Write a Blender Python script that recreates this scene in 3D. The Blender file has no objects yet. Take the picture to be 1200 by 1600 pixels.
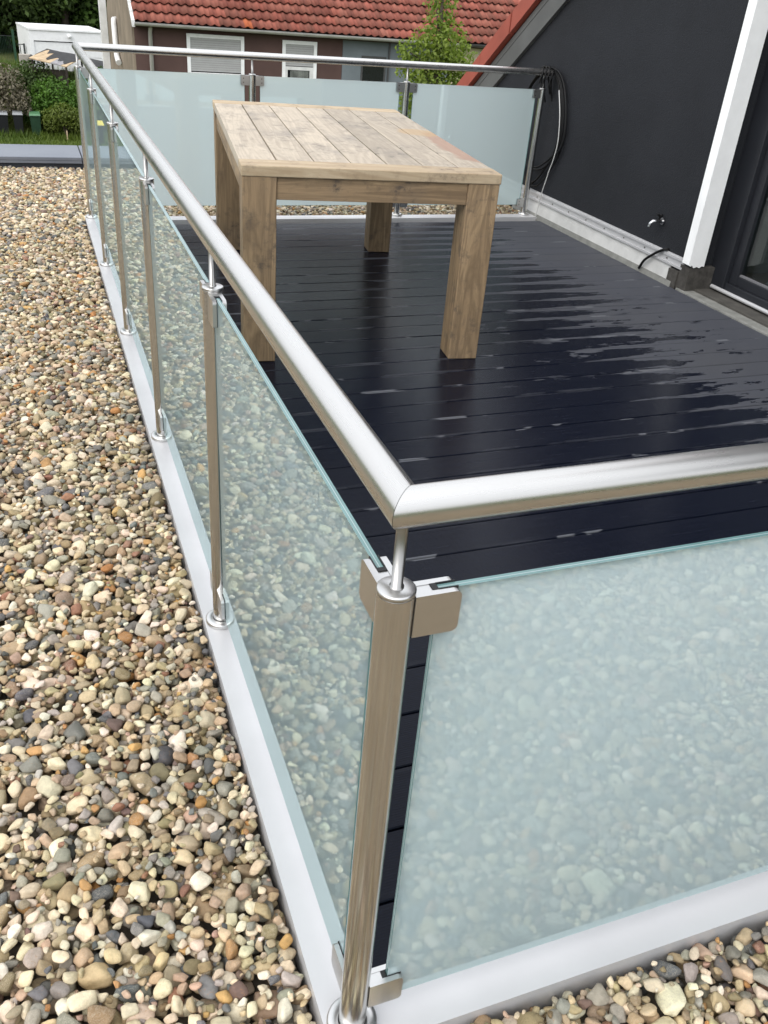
import bpy, bmesh, math, random
import numpy as np
from mathutils import Vector, Matrix
random.seed(7); RNG = np.random.default_rng(11)
R = math.radians
SC = bpy.context.scene
COL = SC.collection

# ------------------------------------------------------------------ camera, sky, sun, exposure
cam_d = bpy.data.cameras.new('camera'); cam = bpy.data.objects.new('camera', cam_d); COL.objects.link(cam)
cam.location = (-0.3210, -0.7075, 1.4664)
cam.rotation_euler = (1.0205, -0.0754, -0.3524)
cam_d.sensor_fit = 'VERTICAL'; cam_d.sensor_height = 36.0; cam_d.sensor_width = 27.0
cam_d.lens = 1349.2 / 1600 * 36.0
cam_d.clip_start = 0.02; cam_d.clip_end = 900
SC.camera = cam
SUN_EL, SUN_AZ = R(46), R(238)
w = bpy.data.worlds.new('World'); SC.world = w; w.use_nodes = True
wn = w.node_tree.nodes; wl = w.node_tree.links
bg = wn['Background']
sky = wn.new('ShaderNodeTexSky'); sky.sky_type = 'NISHITA'; sky.sun_disc = False
sky.sun_elevation = SUN_EL; sky.sun_rotation = SUN_AZ
sky.air_density = 1.0; sky.dust_density = 4.0; sky.ozone_density = 1.0
hs = wn.new('ShaderNodeHueSaturation'); hs.inputs['Saturation'].default_value = 0.5
wl.new(sky.outputs[0], hs.inputs['Color'])
# closed cloud layer over that sky: a little brighter overhead than at the horizon
tcw = wn.new('ShaderNodeTexCoord'); sxw = wn.new('ShaderNodeSeparateXYZ'); wl.new(tcw.outputs['Generated'], sxw.inputs[0])
cl_r = wn.new('ShaderNodeMapRange'); wl.new(sxw.outputs[2], cl_r.inputs[0]); cl_r.inputs[1].default_value = 0.0; cl_r.inputs[2].default_value = 1.0; cl_r.inputs[3].default_value = 5.6; cl_r.inputs[4].default_value = 8.6
cl_c = wn.new('ShaderNodeMix'); cl_c.data_type = 'RGBA'; cl_c.blend_type = 'MULTIPLY'; cl_c.inputs[0].default_value = 1.0; cl_c.inputs[6].default_value = (0.955, 0.985, 1.03, 1)
wl.new(cl_r.outputs[0], cl_c.inputs[7])
cl_m = wn.new('ShaderNodeMix'); cl_m.data_type = 'RGBA'; cl_m.inputs[0].default_value = 0.82
wl.new(hs.outputs[0], cl_m.inputs[6]); wl.new(cl_c.outputs[2], cl_m.inputs[7]); wl.new(cl_m.outputs[2], bg.inputs['Color'])
bg.inputs['Strength'].default_value = 0.15
sun_d = bpy.data.lights.new('sun', 'SUN'); sun = bpy.data.objects.new('sun', sun_d); COL.objects.link(sun)
sun_d.energy = 0.9; sun_d.angle = R(50); sun_d.color = (1.0, 0.96, 0.9)
sdir = Vector((math.sin(SUN_AZ) * math.cos(SUN_EL), math.cos(SUN_AZ) * math.cos(SUN_EL), math.sin(SUN_EL)))
sun.rotation_euler = (-sdir).to_track_quat('-Z', 'Y').to_euler()
sun.location = sdir * 30
SC.view_settings.view_transform = 'Standard'; SC.view_settings.look = 'None'
SC.view_settings.exposure = 0.75; SC.view_settings.gamma = 1.0; SC.view_settings.use_curve_mapping = False

# ------------------------------------------------------------------ object helpers
def link(o, parent=None):
    COL.objects.link(o)
    if parent is not None: o.parent = parent
    return o
def tag(o, label=None, cat=None, group=None, kind=None):
    if label: o['label'] = label
    if cat: o['category'] = cat
    if group: o['group'] = group
    if kind: o['kind'] = kind
    return o
def empty(name, loc, label=None, cat=None, group=None, kind=None, rz=0.0):
    o = bpy.data.objects.new(name, None); o.location = loc; o.rotation_euler = (0, 0, rz)
    o.empty_display_size = 0.1
    link(o); return tag(o, label, cat, group, kind)
class MB:
    """collects geometry for ONE mesh"""
    def __init__(s): s.v = []; s.f = []; s.m = []; s.sm = []
    def add(s, vs, fs, mi=0, smooth=False):
        b = len(s.v); s.v.extend([tuple(p) for p in vs])
        for f in fs: s.f.append(tuple(i + b for i in f)); s.m.append(mi); s.sm.append(smooth)
        return s
    def box(s, lo, hi, mi=0, ch=0.0):
        x0, y0, z0 = lo; x1, y1, z1 = hi
        if ch <= 0:
            vs = [(x, y, z) for z in (z0, z1) for y in (y0, y1) for x in (x0, x1)]
            s.add(vs, [(0, 2, 3, 1), (4, 5, 7, 6), (0, 1, 5, 4), (2, 6, 7, 3), (0, 4, 6, 2), (1, 3, 7, 5)], mi)
        else:
            bm = bmesh.new()
            bmesh.ops.create_cube(bm, size=1.0)
            for v in bm.verts:
                v.co = Vector((x0 if v.co.x < 0 else x1, y0 if v.co.y < 0 else y1, z0 if v.co.z < 0 else z1))
            bmesh.ops.bevel(bm, geom=bm.edges[:], offset=ch, segments=2, affect='EDGES', profile=0.5)
            bm.verts.index_update()
            s.add([v.co[:] for v in bm.verts], [[v.index for v in f.verts] for f in bm.faces], mi)
            bm.free()
        return s
    def prism(s, poly, a, b, axis='z', mi=0):
        """poly: 2-D outline, extruded from a to b along axis"""
        n = len(poly)
        def P(p, t):
            return {'z': (p[0], p[1], t), 'x': (t, p[0], p[1]), 'y': (p[0], t, p[1])}[axis]
        vs = [P(p, a) for p in poly] + [P(p, b) for p in poly]
        fs = [tuple(range(n - 1, -1, -1)), tuple(range(n, 2 * n))]
        fs += [(i, (i + 1) % n, n + (i + 1) % n, n + i) for i in range(n)]
        return s.add(vs, fs, mi)
    def tube(s, pts, r, n=16, mi=0, caps=True, smooth=True):
        pts = [Vector(p) for p in pts]
        rr = r if hasattr(r, '__len__') else [r] * len(pts)
        t0 = (pts[1] - pts[0]).normalized()
        up = Vector((0, 0, 1)) if abs(t0.z) < 0.9 else Vector((1, 0, 0))
        nx = t0.cross(up).normalized(); vs = []
        for i, p in enumerate(pts):
            if i == 0: t = t0
            elif i == len(pts) - 1: t = (pts[i] - pts[i - 1]).normalized()
            else: t = (pts[i + 1] - pts[i - 1]).normalized()
            nx = (nx - t * nx.dot(t)).normalized(); ny = t.cross(nx)
            for k in range(n):
                a = 2 * math.pi * k / n
                vs.append(p + (nx * math.cos(a) + ny * math.sin(a)) * rr[i])
        fs = []
        for i in range(len(pts) - 1):
            for k in range(n):
                fs.append((i * n + k, i * n + (k + 1) % n, (i + 1) * n + (k + 1) % n, (i + 1) * n + k))
        s.add(vs, fs, mi, smooth)
        if caps:
            e = (len(pts) - 1) * n
            s.add(vs[:n], [tuple(range(n - 1, -1, -1))], mi); s.add(vs[e:], [tuple(range(n))], mi)
        return s
    def lathe(s, prof, n=32, mi=0, at=(0, 0, 0), smooth=True):
        vs = []
        for r, z in prof:
            for k in range(n):
                a = 2 * math.pi * k / n
                vs.append((at[0] + r * math.cos(a), at[1] + r * math.sin(a), at[2] + z))
        fs = []
        for i in range(len(prof) - 1):
            for k in range(n):
                fs.append((i * n + k, i * n + (k + 1) % n, (i + 1) * n + (k + 1) % n, (i + 1) * n + k))
        s.add(vs, fs, mi, smooth)
        if prof[-1][0] > 1e-6: s.add(vs[-n:], [tuple(range(n))], mi)
        return s
    def mesh(s, name, mats):
        me = bpy.data.meshes.new(name); me.from_pydata(s.v, [], s.f)
        for m in (mats if isinstance(mats, (list, tuple)) else [mats]): me.materials.append(m)
        me.polygons.foreach_set('material_index', s.m); me.polygons.foreach_set('use_smooth', s.sm)
        me.update(); me.validate(); return me
    def build(s, name, mats, parent=None, loc=(0, 0, 0)):
        o = bpy.data.objects.new(name, s.mesh(name, mats)); o.location = loc
        return link(o, parent)
def inst(name, me, parent=None, loc=(0, 0, 0), rot=(0, 0, 0), scale=None):
    o = bpy.data.objects.new(name, me); o.location = loc; o.rotation_euler = rot
    if scale is not None: o.scale = scale
    return link(o, parent)

# ------------------------------------------------------------------ material helpers
class NT:
    def __init__(s, name):
        s.mat = bpy.data.materials.new(name); s.mat.use_nodes = True
        s.t = s.mat.node_tree; s.t.nodes.clear()
        s.out = s.n('ShaderNodeOutputMaterial')
    def n(s, ty, **kw):
        nd = s.t.nodes.new(ty)
        for k, v in kw.items(): setattr(nd, k, v)
        return nd
    def put(s, sock, v):
        if v is None: return
        if hasattr(v, 'links') or isinstance(v, bpy.types.NodeSocket): s.t.links.new(v, sock)
        else:
            if isinstance(v, tuple) and len(v) == 3 and sock.type == 'RGBA': v = v + (1.0,)
            sock.default_value = v
    def pos(s): return s.n('ShaderNodeNewGeometry').outputs['Position']
    def obj(s): return s.n('ShaderNodeTexCoord').outputs['Object']
    def mapv(s, v, scale=(1, 1, 1), loc=(0, 0, 0), rot=(0, 0, 0)):
        m = s.n('ShaderNodeMapping'); s.put(m.inputs[0], v)
        m.inputs['Scale'].default_value = scale; m.inputs['Location'].default_value = loc; m.inputs['Rotation'].default_value = rot
        return m.outputs[0]
    def noise(s, v=None, scale=5.0, detail=4.0, rough=0.55, dist=0.0, col=False):
        m = s.n('ShaderNodeTexNoise'); s.put(m.inputs['Vector'], v)
        m.inputs['Scale'].default_value = scale; m.inputs['Detail'].default_value = detail
        m.inputs['Roughness'].default_value = rough; m.inputs['Distortion'].default_value = dist
        return m.outputs['Color' if col else 'Fac']
    def math(s, op, a, b=0.0, c=None, clamp=False):
        m = s.n('ShaderNodeMath', operation=op, use_clamp=clamp)
        s.put(m.inputs[0], a); s.put(m.inputs[1], b)
        if c is not None: s.put(m.inputs[2], c)
        return m.outputs[0]
    def mix(s, f, a, b, blend='MIX'):
        m = s.n('ShaderNodeMix', data_type='RGBA', blend_type=blend)
        s.put(m.inputs[0], f); s.put(m.inputs[6], a); s.put(m.inputs[7], b)
        return m.outputs[2]
    def ramp(s, f, stops, interp='LINEAR'):
        m = s.n('ShaderNodeValToRGB'); m.color_ramp.interpolation = interp
        s.put(m.inputs[0], f); e = m.color_ramp.elements
        while len(e) < len(stops): e.new(0.5)
        for el, (p, c) in zip(e, stops):
            el.position = p; el.color = (c if isinstance(c, tuple) else (c, c, c)) + (1.0,)
        return m.outputs[0]
    def rng(s, v, a, b, c=0.0, d=1.0, smooth=False):
        m = s.n('ShaderNodeMapRange', interpolation_type='SMOOTHSTEP' if smooth else 'LINEAR'); s.put(m.inputs[0], v)
        s.put(m.inputs[1], a); s.put(m.inputs[2], b); m.inputs[3].default_value = c; m.inputs[4].default_value = d
        return m.outputs[0]
    def bump(s, h, strength=0.3, dist=0.01, normal=None):
        m = s.n('ShaderNodeBump'); s.put(m.inputs['Height'], h)
        m.inputs['Strength'].default_value = strength; m.inputs['Distance'].default_value = dist
        if normal is not None: s.put(m.inputs['Normal'], normal)
        return m.outputs[0]
    def prin(s, col, rough=0.5, metal=0.0, normal=None, spec=0.5, out=True, **kw):
        p = s.n('ShaderNodeBsdfPrincipled')
        s.put(p.inputs['Base Color'], col); s.put(p.inputs['Roughness'], rough); s.put(p.inputs['Metallic'], metal)
        s.put(p.inputs['Specular IOR Level'], spec)
        if normal is not None: s.put(p.inputs['Normal'], normal)
        for k, v in kw.items(): s.put(p.inputs[k], v)
        if out: s.t.links.new(p.outputs[0], s.out.inputs[0])
        return p.outputs[0]

def plain(name, col, rough=0.6, metal=0.0, var=0.12, scale=6.0, bump=0.0, bscale=60.0, spec=0.5):
    t = NT(name); p = t.pos()
    n = t.noise(p, scale, 5)
    f = t.rng(n, 0.3, 0.7, 1 - var, 1 + var)
    c = t.mix(1.0, col, f, 'MULTIPLY')
    nb = t.bump(t.noise(p, bscale, 3), bump, 0.004) if bump > 0 else None
    t.prin(c, rough, metal, nb, spec); return t.mat

def steel_mat(name, axis, base=(0.60, 0.588, 0.568), rough=0.27):
    """brushed stainless; axis = direction of the grinding marks"""
    t = NT(name); o = t.pos()
    sc = [150, 150, 150]; sc[axis] = 3
    n = t.noise(t.mapv(o, tuple(sc)), 1.0, 4, 0.6)
    sm = t.noise(o, 9.0, 4, 0.6)
    r = t.math('ADD', t.rng(n, 0.3, 0.7, rough - 0.02, rough + 0.03), t.rng(sm, 0.45, 0.75, 0.0, 0.03))
    c = t.mix(t.rng(n, 0.25, 0.75), tuple(x * 0.975 for x in base), tuple(min(1, x * 1.015) for x in base))
    t.prin(c, r, 1.0, t.bump(n, 0.012, 0.0003)); return t.mat
M = {}
M['steel_y'] = steel_mat('steel_brushed_y', 1); M['steel_x'] = steel_mat('steel_brushed_x', 0); M['steel_z'] = steel_mat('steel_brushed_z', 2, (0.60, 0.595, 0.58), 0.19)
M['steel'] = steel_mat('steel_satin', 0, (0.58, 0.575, 0.565), 0.30)
M['rubber'] = plain('rubber', (0.012, 0.012, 0.013), 0.6)
M['screw'] = plain('screw_steel', (0.22, 0.21, 0.2), 0.35, 0.9)

def alu():
    t = NT('aluminium_satin'); p = t.pos()
    n = t.noise(p, 3.0, 5); d = t.noise(p, 38.0, 6, 0.7)
    c = t.mix(t.rng(n, 0.35, 0.7), (0.555, 0.555, 0.565), (0.495, 0.495, 0.505))
    c = t.mix(t.rng(d, 0.66, 0.8, 0, 0.22), c, (0.36, 0.34, 0.31))
    t.prin(c, t.rng(n, 0.3, 0.7, 0.36, 0.5), 0.25, t.bump(t.noise(p, 220, 2), 0.05, 0.001)); return t.mat
M['alu'] = alu()

def frosted():
    t = NT('frosted_glass')
    p = t.pos(); n = t.noise(p, 1.6, 3)
    c = t.mix(t.rng(n, 0.3, 0.7), (0.30, 0.415, 0.43), (0.33, 0.445, 0.46))
    df = t.n('ShaderNodeBsdfDiffuse'); t.put(df.inputs[0], c)
    tr = t.n('ShaderNodeBsdfTranslucent'); t.put(tr.inputs[0], t.mix(t.rng(t.noise(t.mapv(p, (5, 5, 0.7)), 1.0, 4, 0.6), 0.4, 0.8, 0, 0.16), (0.90, 0.985, 1.0), (0.97, 0.98, 0.97)))
    m1 = t.n('ShaderNodeMixShader'); m1.inputs[0].default_value = 0.66
    t.t.links.new(df.outputs[0], m1.inputs[1]); t.t.links.new(tr.outputs[0], m1.inputs[2])
    gl = t.n('ShaderNodeBsdfGlossy'); gl.inputs['Roughness'].default_value = 0.0
    gl.inputs['Color'].default_value = (0.86, 0.985, 0.985, 1)
    lw = t.n('ShaderNodeLayerWeight'); lw.inputs[0].default_value = 0.5
    f = t.math('ADD', 0.125, t.math('MULTIPLY', t.math('POWER', lw.outputs['Facing'], 4.2), 0.66))
    m2 = t.n('ShaderNodeMixShader'); t.t.links.new(f, m2.inputs[0])
    t.t.links.new(m1.outputs[0], m2.inputs[1]); t.t.links.new(gl.outputs[0], m2.inputs[2])
    t.t.links.new(m2.outputs[0], t.out.inputs[0]); return t.mat
M['frost'] = frosted()
M['glass_edge'] = plain('glass_edge', (0.14, 0.25, 0.25), 0.12, 0, 0.15, 14)

def clear_glass(name='door_glass', tint=(0.80, 0.86, 0.84, 1), ior=1.55, k=1.6):
    t = NT(name)
    a = t.n('ShaderNodeBsdfTransparent'); a.inputs[0].default_value = tint
    g = t.n('ShaderNodeBsdfGlossy'); g.inputs['Roughness'].default_value = 0.0
    lw = t.n('ShaderNodeLayerWeight'); lw.inputs[0].default_value = 0.5
    f0 = ((ior - 1) / (ior + 1)) ** 2
    f = t.math('ADD', f0 * k, t.math('MULTIPLY', t.math('POWER', lw.outputs['Facing'], 5.0), 0.93 - f0 * k))
    m = t.n('ShaderNodeMixShader'); t.t.links.new(f, m.inputs[0])
    t.t.links.new(a.outputs[0], m.inputs[1]); t.t.links.new(g.outputs[0], m.inputs[2])
    t.t.links.new(m.outputs[0], t.out.inputs[0]); return t.mat
M['door_glass'] = clear_glass()
M['pane_clear'] = clear_glass('pane_clear', (0.955, 0.985, 0.98, 1), 1.45, 1.0)
M['interlayer'] = plain('pane_interlayer', (0.30, 0.40, 0.40), 0.3, 0, 0.05)

def pebble_mat(name, instanced):
    t = NT(name)
    if instanced:
        a = t.n('ShaderNodeAttribute', attribute_type='INSTANCER', attribute_name='pcol'); col = a.outputs['Color']
        rnd = t.n('ShaderNodeObjectInfo').outputs['Random']
    else:
        oi = t.n('ShaderNodeObjectInfo'); col = oi.outputs['Color']; rnd = oi.outputs['Random']
    o = t.obj()
    off = t.n('ShaderNodeCombineXYZ'); t.put(off.inputs[0], t.math('MULTIPLY', rnd, 37.0)); t.put(off.inputs[1], t.math('MULTIPLY', rnd, 91.0))
    va = t.n('ShaderNodeVectorMath', operation='ADD'); t.put(va.inputs[0], o); t.put(va.inputs[1], off.outputs[0]); v = va.outputs[0]
    n1 = t.noise(v, 1.6, 5, 0.65); n2 = t.noise(v, 9.0, 4, 0.7); n3 = t.noise(t.mapv(v, (1, 1, 3.5)), 2.2, 4, 0.6, 1.5)
    c = t.mix(1.0, col, t.rng(n1, 0.3, 0.72, 0.80, 1.2), 'MULTIPLY')
    c = t.mix(t.rng(n2, 0.55, 0.75, 0, 0.30), c, t.mix(1.0, col, (0.55, 0.5, 0.46), 'MULTIPLY'))
    vein = t.math('MULTIPLY', t.rng(t.math('ABSOLUTE', t.math('SUBTRACT', n3, 0.5)), 0.0, 0.03, 1, 0), t.math('GREATER_THAN', rnd, 0.62))
    c = t.mix(t.math('MULTIPLY', vein, 0.5), c, (0.55, 0.48, 0.38))
    rust = t.math('MULTIPLY', t.rng(n3, 0.58, 0.72), t.math('LESS_THAN', rnd, 0.28))
    c = t.mix(t.math('MULTIPLY', rust, 0.55), c, (0.34, 0.17, 0.06))
    t.prin(c, t.rng(n2, 0.3, 0.7, 0.5, 0.8), 0.0, t.bump(t.math('ADD', n2, n1), 0.35, 0.05), 0.35)
    return t.mat
M['pebble_i'] = pebble_mat('pebble_mass', True); M['pebble_o'] = pebble_mat('pebble_single', False)
M['gravel_bed'] = plain('gravel_bed', (0.10, 0.082, 0.06), 0.9, 0, 0.4, 60, 0.6, 90)

PITCH = 0.150; Y0 = 0.052
def deck_mat():
    t = NT('deck_composite'); p = t.pos()
    sx = t.n('ShaderNodeSeparateXYZ'); t.put(sx.inputs[0], p); X, Y = sx.outputs[0], sx.outputs[1]
    oi = t.n('ShaderNodeObjectInfo'); sc = t.n('ShaderNodeSeparateColor'); t.put(sc.inputs[0], oi.outputs['Color'])
    tip = t.math('MULTIPLY', sc.outputs[0], 4.0)
    v = t.math('FRACT', t.math('DIVIDE', t.math('SUBTRACT', Y, Y0), PITCH))          # 0..1 over the board
    # water film: stands on the middle of each board, runs out to a rounded tip towards the sheltered wall
    e = t.math('ABSOLUTE', t.math('SUBTRACT', v, t.rng(oi.outputs['Random'], 0, 1, 0.42, 0.56)))
    d = t.math('SUBTRACT', tip, X)
    tipn = t.noise(t.mapv(p, (2.2, 30, 1)), 1.0, 4, 0.65)
    tipn2 = t.noise(t.mapv(p, (7.0, 16, 1)), 1.0, 3, 0.6)
    d = t.math('ADD', d, t.math('ADD', t.rng(tipn, 0.3, 0.7, -0.22, 0.22), t.rng(tipn2, 0.3, 0.7, -0.10, 0.10)))
    half = t.math('MULTIPLY', t.math('POWER', t.math('MAXIMUM', t.math('MULTIPLY', d, t.rng(Y, 2.0, 4.6, 1.7, 0.42)), 0.0), 0.38), 0.57)
    wet = t.rng(t.math('SUBTRACT', half, e), -0.004, 0.014, 0, 1)
    isl1 = t.noise(t.mapv(p, (2.6, 8.5, 1), (1, 3, 0)), 1.0, 4, 0.62)
    isl2 = t.noise(t.mapv(p, (5.0, 15, 1), (8, 1, 0)), 1.0, 4, 0.65)
    band = t.math('MULTIPLY', t.rng(Y, 2.25, 2.6), t.rng(Y, 3.45, 3.2))
    dryp = t.math('MULTIPLY', t.math('MULTIPLY', t.rng(isl1, 0.585, 0.605), band), t.math('MULTIPLY', t.rng(d, 1.0, 0.7), t.rng(d, -0.1, 0.05)))
    wet = t.math('MULTIPLY', wet, t.math('SUBTRACT', 1.0, dryp))
    wetp = t.math('MULTIPLY', t.rng(isl2, 0.60, 0.612), t.math('MULTIPLY', t.math('MULTIPLY', t.rng(d, -0.50, -0.30), t.rng(d, 0.25, 0.1)), t.math('MULTIPLY', t.rng(Y, 1.7, 2.0), t.rng(Y, 3.6, 3.3))))
    wet = t.math('MAXIMUM', wet, wetp)
    # a few dried islands along the board seams
    isl = t.noise(t.mapv(p, (3.2, 7.0, 1), (4, 9, 0)), 1.0, 4, 0.6)
    seam = t.rng(t.math('ABSOLUTE', t.math('SUBTRACT', v, 0.5)), 0.37, 0.47)
    dry = t.math('MULTIPLY', seam, t.rng(t.noise(t.mapv(p, (2.4, 9, 1), (2, 5, 0)), 1.0, 3, 0.6), 0.50, 0.58))
    dry = t.math('MULTIPLY', dry, t.rng(Y, 1.6, 3.6, 0.15, 0.9))
    wet = t.math('MULTIPLY', wet, t.math('SUBTRACT', 1.0, dry))
    n = t.noise(t.mapv(p, (6, 90, 6)), 1.0, 5, 0.6); big = t.noise(p, 1.3, 4)
    dryc = t.mix(t.rng(n, 0.3, 0.7), (0.046, 0.049, 0.061), (0.060, 0.063, 0.075))
    dryc = t.mix(t.rng(big, 0.5, 0.8, 0, 0.35), dryc, (0.066, 0.064, 0.063))
    wetc = t.mix(t.rng(n, 0.3, 0.7), (0.0045, 0.0060, 0.0125), (0.0062, 0.0078, 0.0155))
    c = t.mix(wet, dryc, wetc)
    # pale grey dashes coloured in right at some board edges
    dash = t.math('MULTIPLY', t.rng(t.math('ABSOLUTE', t.math('SUBTRACT', v, 0.48)), 0.425, 0.437), t.rng(t.noise(t.mapv(p, (3.3, 6.7, 1), (7, 3, 0)), 1.0, 3, 0.55), 0.615, 0.635))
    c = t.mix(t.math('MULTIPLY', dash, 0.8), c, (0.135, 0.14, 0.155))
    rr = t.math('ADD', t.rng(wet, 0, 1, 0.6, 0.23), t.rng(n, 0.3, 0.7, -0.03, 0.05))
    wv = t.n('ShaderNodeTexWave', wave_type='BANDS', bands_direction='Y', wave_profile='SIN'); t.put(wv.inputs['Vector'], p)
    wv.inputs['Scale'].default_value = 52.0
    h = t.math('ADD', t.math('MULTIPLY', wv.outputs['Fac'], t.rng(wet, 0, 1, 1.0, 0.62)), t.math('MULTIPLY', n, 0.6))
    t.prin(c, rr, 0.0, t.bump(h, 0.32, 0.0014), t.rng(wet, 0, 1, 0.34, 0.10)); return t.mat
M['deck'] = deck_mat()
M['void'] = plain('deck_void', (0.006, 0.006, 0.007), 0.9)

def wood_mat(name, axis, c0, c1, c2, weather=0.5):
    t = NT(name); o = t.obj(); oi = t.n('ShaderNodeObjectInfo')
    off = t.n('ShaderNodeCombineXYZ')
    for k in range(3): t.put(off.inputs[k], t.math('MULTIPLY', oi.outputs['Random'], 17.0 + 23 * k))
    va = t.n('ShaderNodeVectorMath', operation='ADD'); t.put(va.inputs[0], o); t.put(va.inputs[1], off.outputs[0]); v = va.outputs[0]
    sc = [11, 11, 11]; sc[axis] = 0.9
    g = t.noise(t.mapv(v, tuple(sc)), 1.0, 5, 0.6, 0.9)
    sc2 = [120, 120, 120]; sc2[axis] = 5
    fine = t.noise(t.mapv(v, tuple(sc2)), 1.0, 3, 0.6)
    ring = t.math('FRACT', t.math('MULTIPLY', g, 6.0))
    ring = t.rng(t.math('ABSOLUTE', t.math('SUBTRACT', ring, 0.5)), 0.0, 0.5)
    c = t.mix(t.rng(g, 0.32, 0.68), c0, c1)
    c = t.mix(t.math('MULTIPLY', ring, 0.6), c, c2)
    c = t.mix(t.rng(fine, 0.4, 0.75, 0, 0.35), c, c2)
    bl = t.noise(v, 3.2, 6, 0.72); spot = t.noise(v, 16, 5, 0.75)
    c = t.mix(t.rng(bl, 0.50, 0.72, 0, weather), c, tuple(0.62 * x + 0.07 for x in c2))
    c = t.mix(t.math('MULTIPLY', t.rng(spot, 0.52, 0.66), t.rng(bl, 0.42, 0.60, 0.12, 0.9)), c, tuple(0.45 * x + 0.03 for x in c2))
    c = t.mix(1.0, c, t.rng(oi.outputs['Random'], 0, 1, 0.86, 1.1), 'MULTIPLY')
    t.prin(c, 0.7, 0, t.bump(t.math('ADD', fine, g), 0.25, 0.002), 0.3); return t.mat
TOPC = ((0.50, 0.43, 0.338), (0.43, 0.367, 0.29), (0.30, 0.252, 0.20))
LEGC = ((0.39, 0.275, 0.160), (0.265, 0.182, 0.106), (0.115, 0.078, 0.047))
def top_mat():
    m = wood_mat('wood_top', 1, *TOPC, 0.85); t = m.node_tree
    # damp reddish stains soaked into two spots of the table top (they have a shape of their own)
    pr = [n for n in t.nodes if n.type == 'BSDF_PRINCIPLED'][0]
    src = pr.inputs['Base Color'].links[0].from_socket
    geo = t.nodes.new('ShaderNodeNewGeometry')
    def blob(cx, cy, rx, ry, ang):
        mp = t.nodes.new('ShaderNodeMapping'); mp.vector_type = 'TEXTURE'
        mp.inputs['Location'].default_value = (cx, cy, 0.81); mp.inputs['Rotation'].default_value = (0, 0, ang); mp.inputs['Scale'].default_value = (rx, ry, 1)
        t.links.new(geo.outputs['Position'], mp.inputs[0])
        nz = t.nodes.new('ShaderNodeTexNoise'); nz.inputs['Scale'].default_value = 9; nz.inputs['Detail'].default_value = 4; t.links.new(geo.outputs['Position'], nz.inputs['Vector'])
        ln = t.nodes.new('ShaderNodeVectorMath'); ln.operation = 'LENGTH'; t.links.new(mp.outputs[0], ln.inputs[0])
        ad = t.nodes.new('ShaderNodeMath'); ad.operation = 'MULTIPLY_ADD'; t.links.new(nz.outputs['Fac'], ad.inputs[0]); ad.inputs[1].default_value = 1.1; t.links.new(ln.outputs['Value'], ad.inputs[2])
        mr = t.nodes.new('ShaderNodeMapRange'); mr.interpolation_type = 'SMOOTHSTEP'; t.links.new(ad.outputs[0], mr.inputs[0])
        mr.inputs[1].default_value = 1.3; mr.inputs[2].default_value = 1.62; mr.inputs[3].default_value = 1; mr.inputs[4].default_value = 0
        return mr.outputs[0]
    cur = src
    for (cx, cy, rx, ry, a, col, k) in ((1.62, 3.36, 0.115, 0.48, R(-6), (0.30, 0.175, 0.125, 1), 0.72), (1.58, 3.80, 0.13, 0.13, 0, (0.40, 0.27, 0.14, 1), 0.6), (1.0, 4.74, 0.30, 0.06, R(-6), (0.36, 0.20, 0.145, 1), 0.7)):
        mx = t.nodes.new('ShaderNodeMix'); mx.data_type = 'RGBA'
        ml = t.nodes.new('ShaderNodeMath'); ml.operation = 'MULTIPLY'; ml.inputs[1].default_value = k
        t.links.new(blob(cx, cy, rx, ry, a), ml.inputs[0]); t.links.new(ml.outputs[0], mx.inputs[0])
        t.links.new(cur, mx.inputs[6]); mx.inputs[7].default_value = col; cur = mx.outputs[2]
    t.links.new(cur, pr.inputs['Base Color']); return m
M['wood_top'] = top_mat()
M['wood_end'] = wood_mat('wood_end_board', 0, (0.48, 0.385, 0.265), (0.42, 0.33, 0.22), (0.30, 0.215, 0.13), 0.4)
M['wood_leg'] = wood_mat('wood_leg', 2, *LEGC, 0.3)
M['wood_apron'] = wood_mat('wood_apron', 0, *LEGC, 0.3); M['wood_apron_y'] = wood_mat('wood_apron_y', 1, *LEGC, 0.3)

def render_mat(name, col, bump=0.5, scale=170, var=0.14):
    t = NT(name); p = t.pos()
    g = t.noise(p, scale, 3, 0.6); b = t.noise(p, 1.4, 4); s = t.noise(t.mapv(p, (3, 3, 0.35)), 1.0, 5, 0.6)
    c = t.mix(1.0, col, t.rng(b, 0.3, 0.7, 1 - var, 1 + var), 'MULTIPLY')
    c = t.mix(t.rng(s, 0.55, 0.8, 0, 0.25), c, tuple(0.6 * x + 0.01 for x in col))
    t.prin(c, 0.85, 0, t.bump(g, bump, 0.004), 0.25); return t.mat
M['wall_dark'] = render_mat('wall_render_anthracite', (0.0175, 0.0190, 0.0230), 0.9, 120, 0.2)
M['wall_brown'] = render_mat('wall_render_brown', (0.098, 0.060, 0.053), 0.4, 40)
M['wall_grey'] = render_mat('wall_pebbledash_grey', (0.165, 0.190, 0.205), 0.6, 14)
M['wall_cream'] = render_mat('wall_render_cream', (0.62, 0.545, 0.385), 0.3, 40)
M['wall_gable'] = render_mat('wall_bare_gable', (0.215, 0.175, 0.132), 0.5, 10, 0.3)
M['white_paint'] = plain('white_paint', (0.87, 0.88, 0.88), 0.4, 0, 0.05, 8, 0.05)
M['white_dull'] = plain('white_dull', (0.70, 0.70, 0.69), 0.55, 0, 0.12, 5)
M['membrane'] = plain('membrane_white', (0.50, 0.50, 0.49), 0.6, 0, 0.14, 9, 0.1, 40)
M['membrane_grey'] = plain('membrane_grey', (0.20, 0.20, 0.185), 0.7, 0, 0.25, 14, 0.25, 50)
M['sill_grey'] = plain('threshold_dark', (0.062, 0.058, 0.051), 0.75, 0, 0.3, 14, 0.3, 60)
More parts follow.
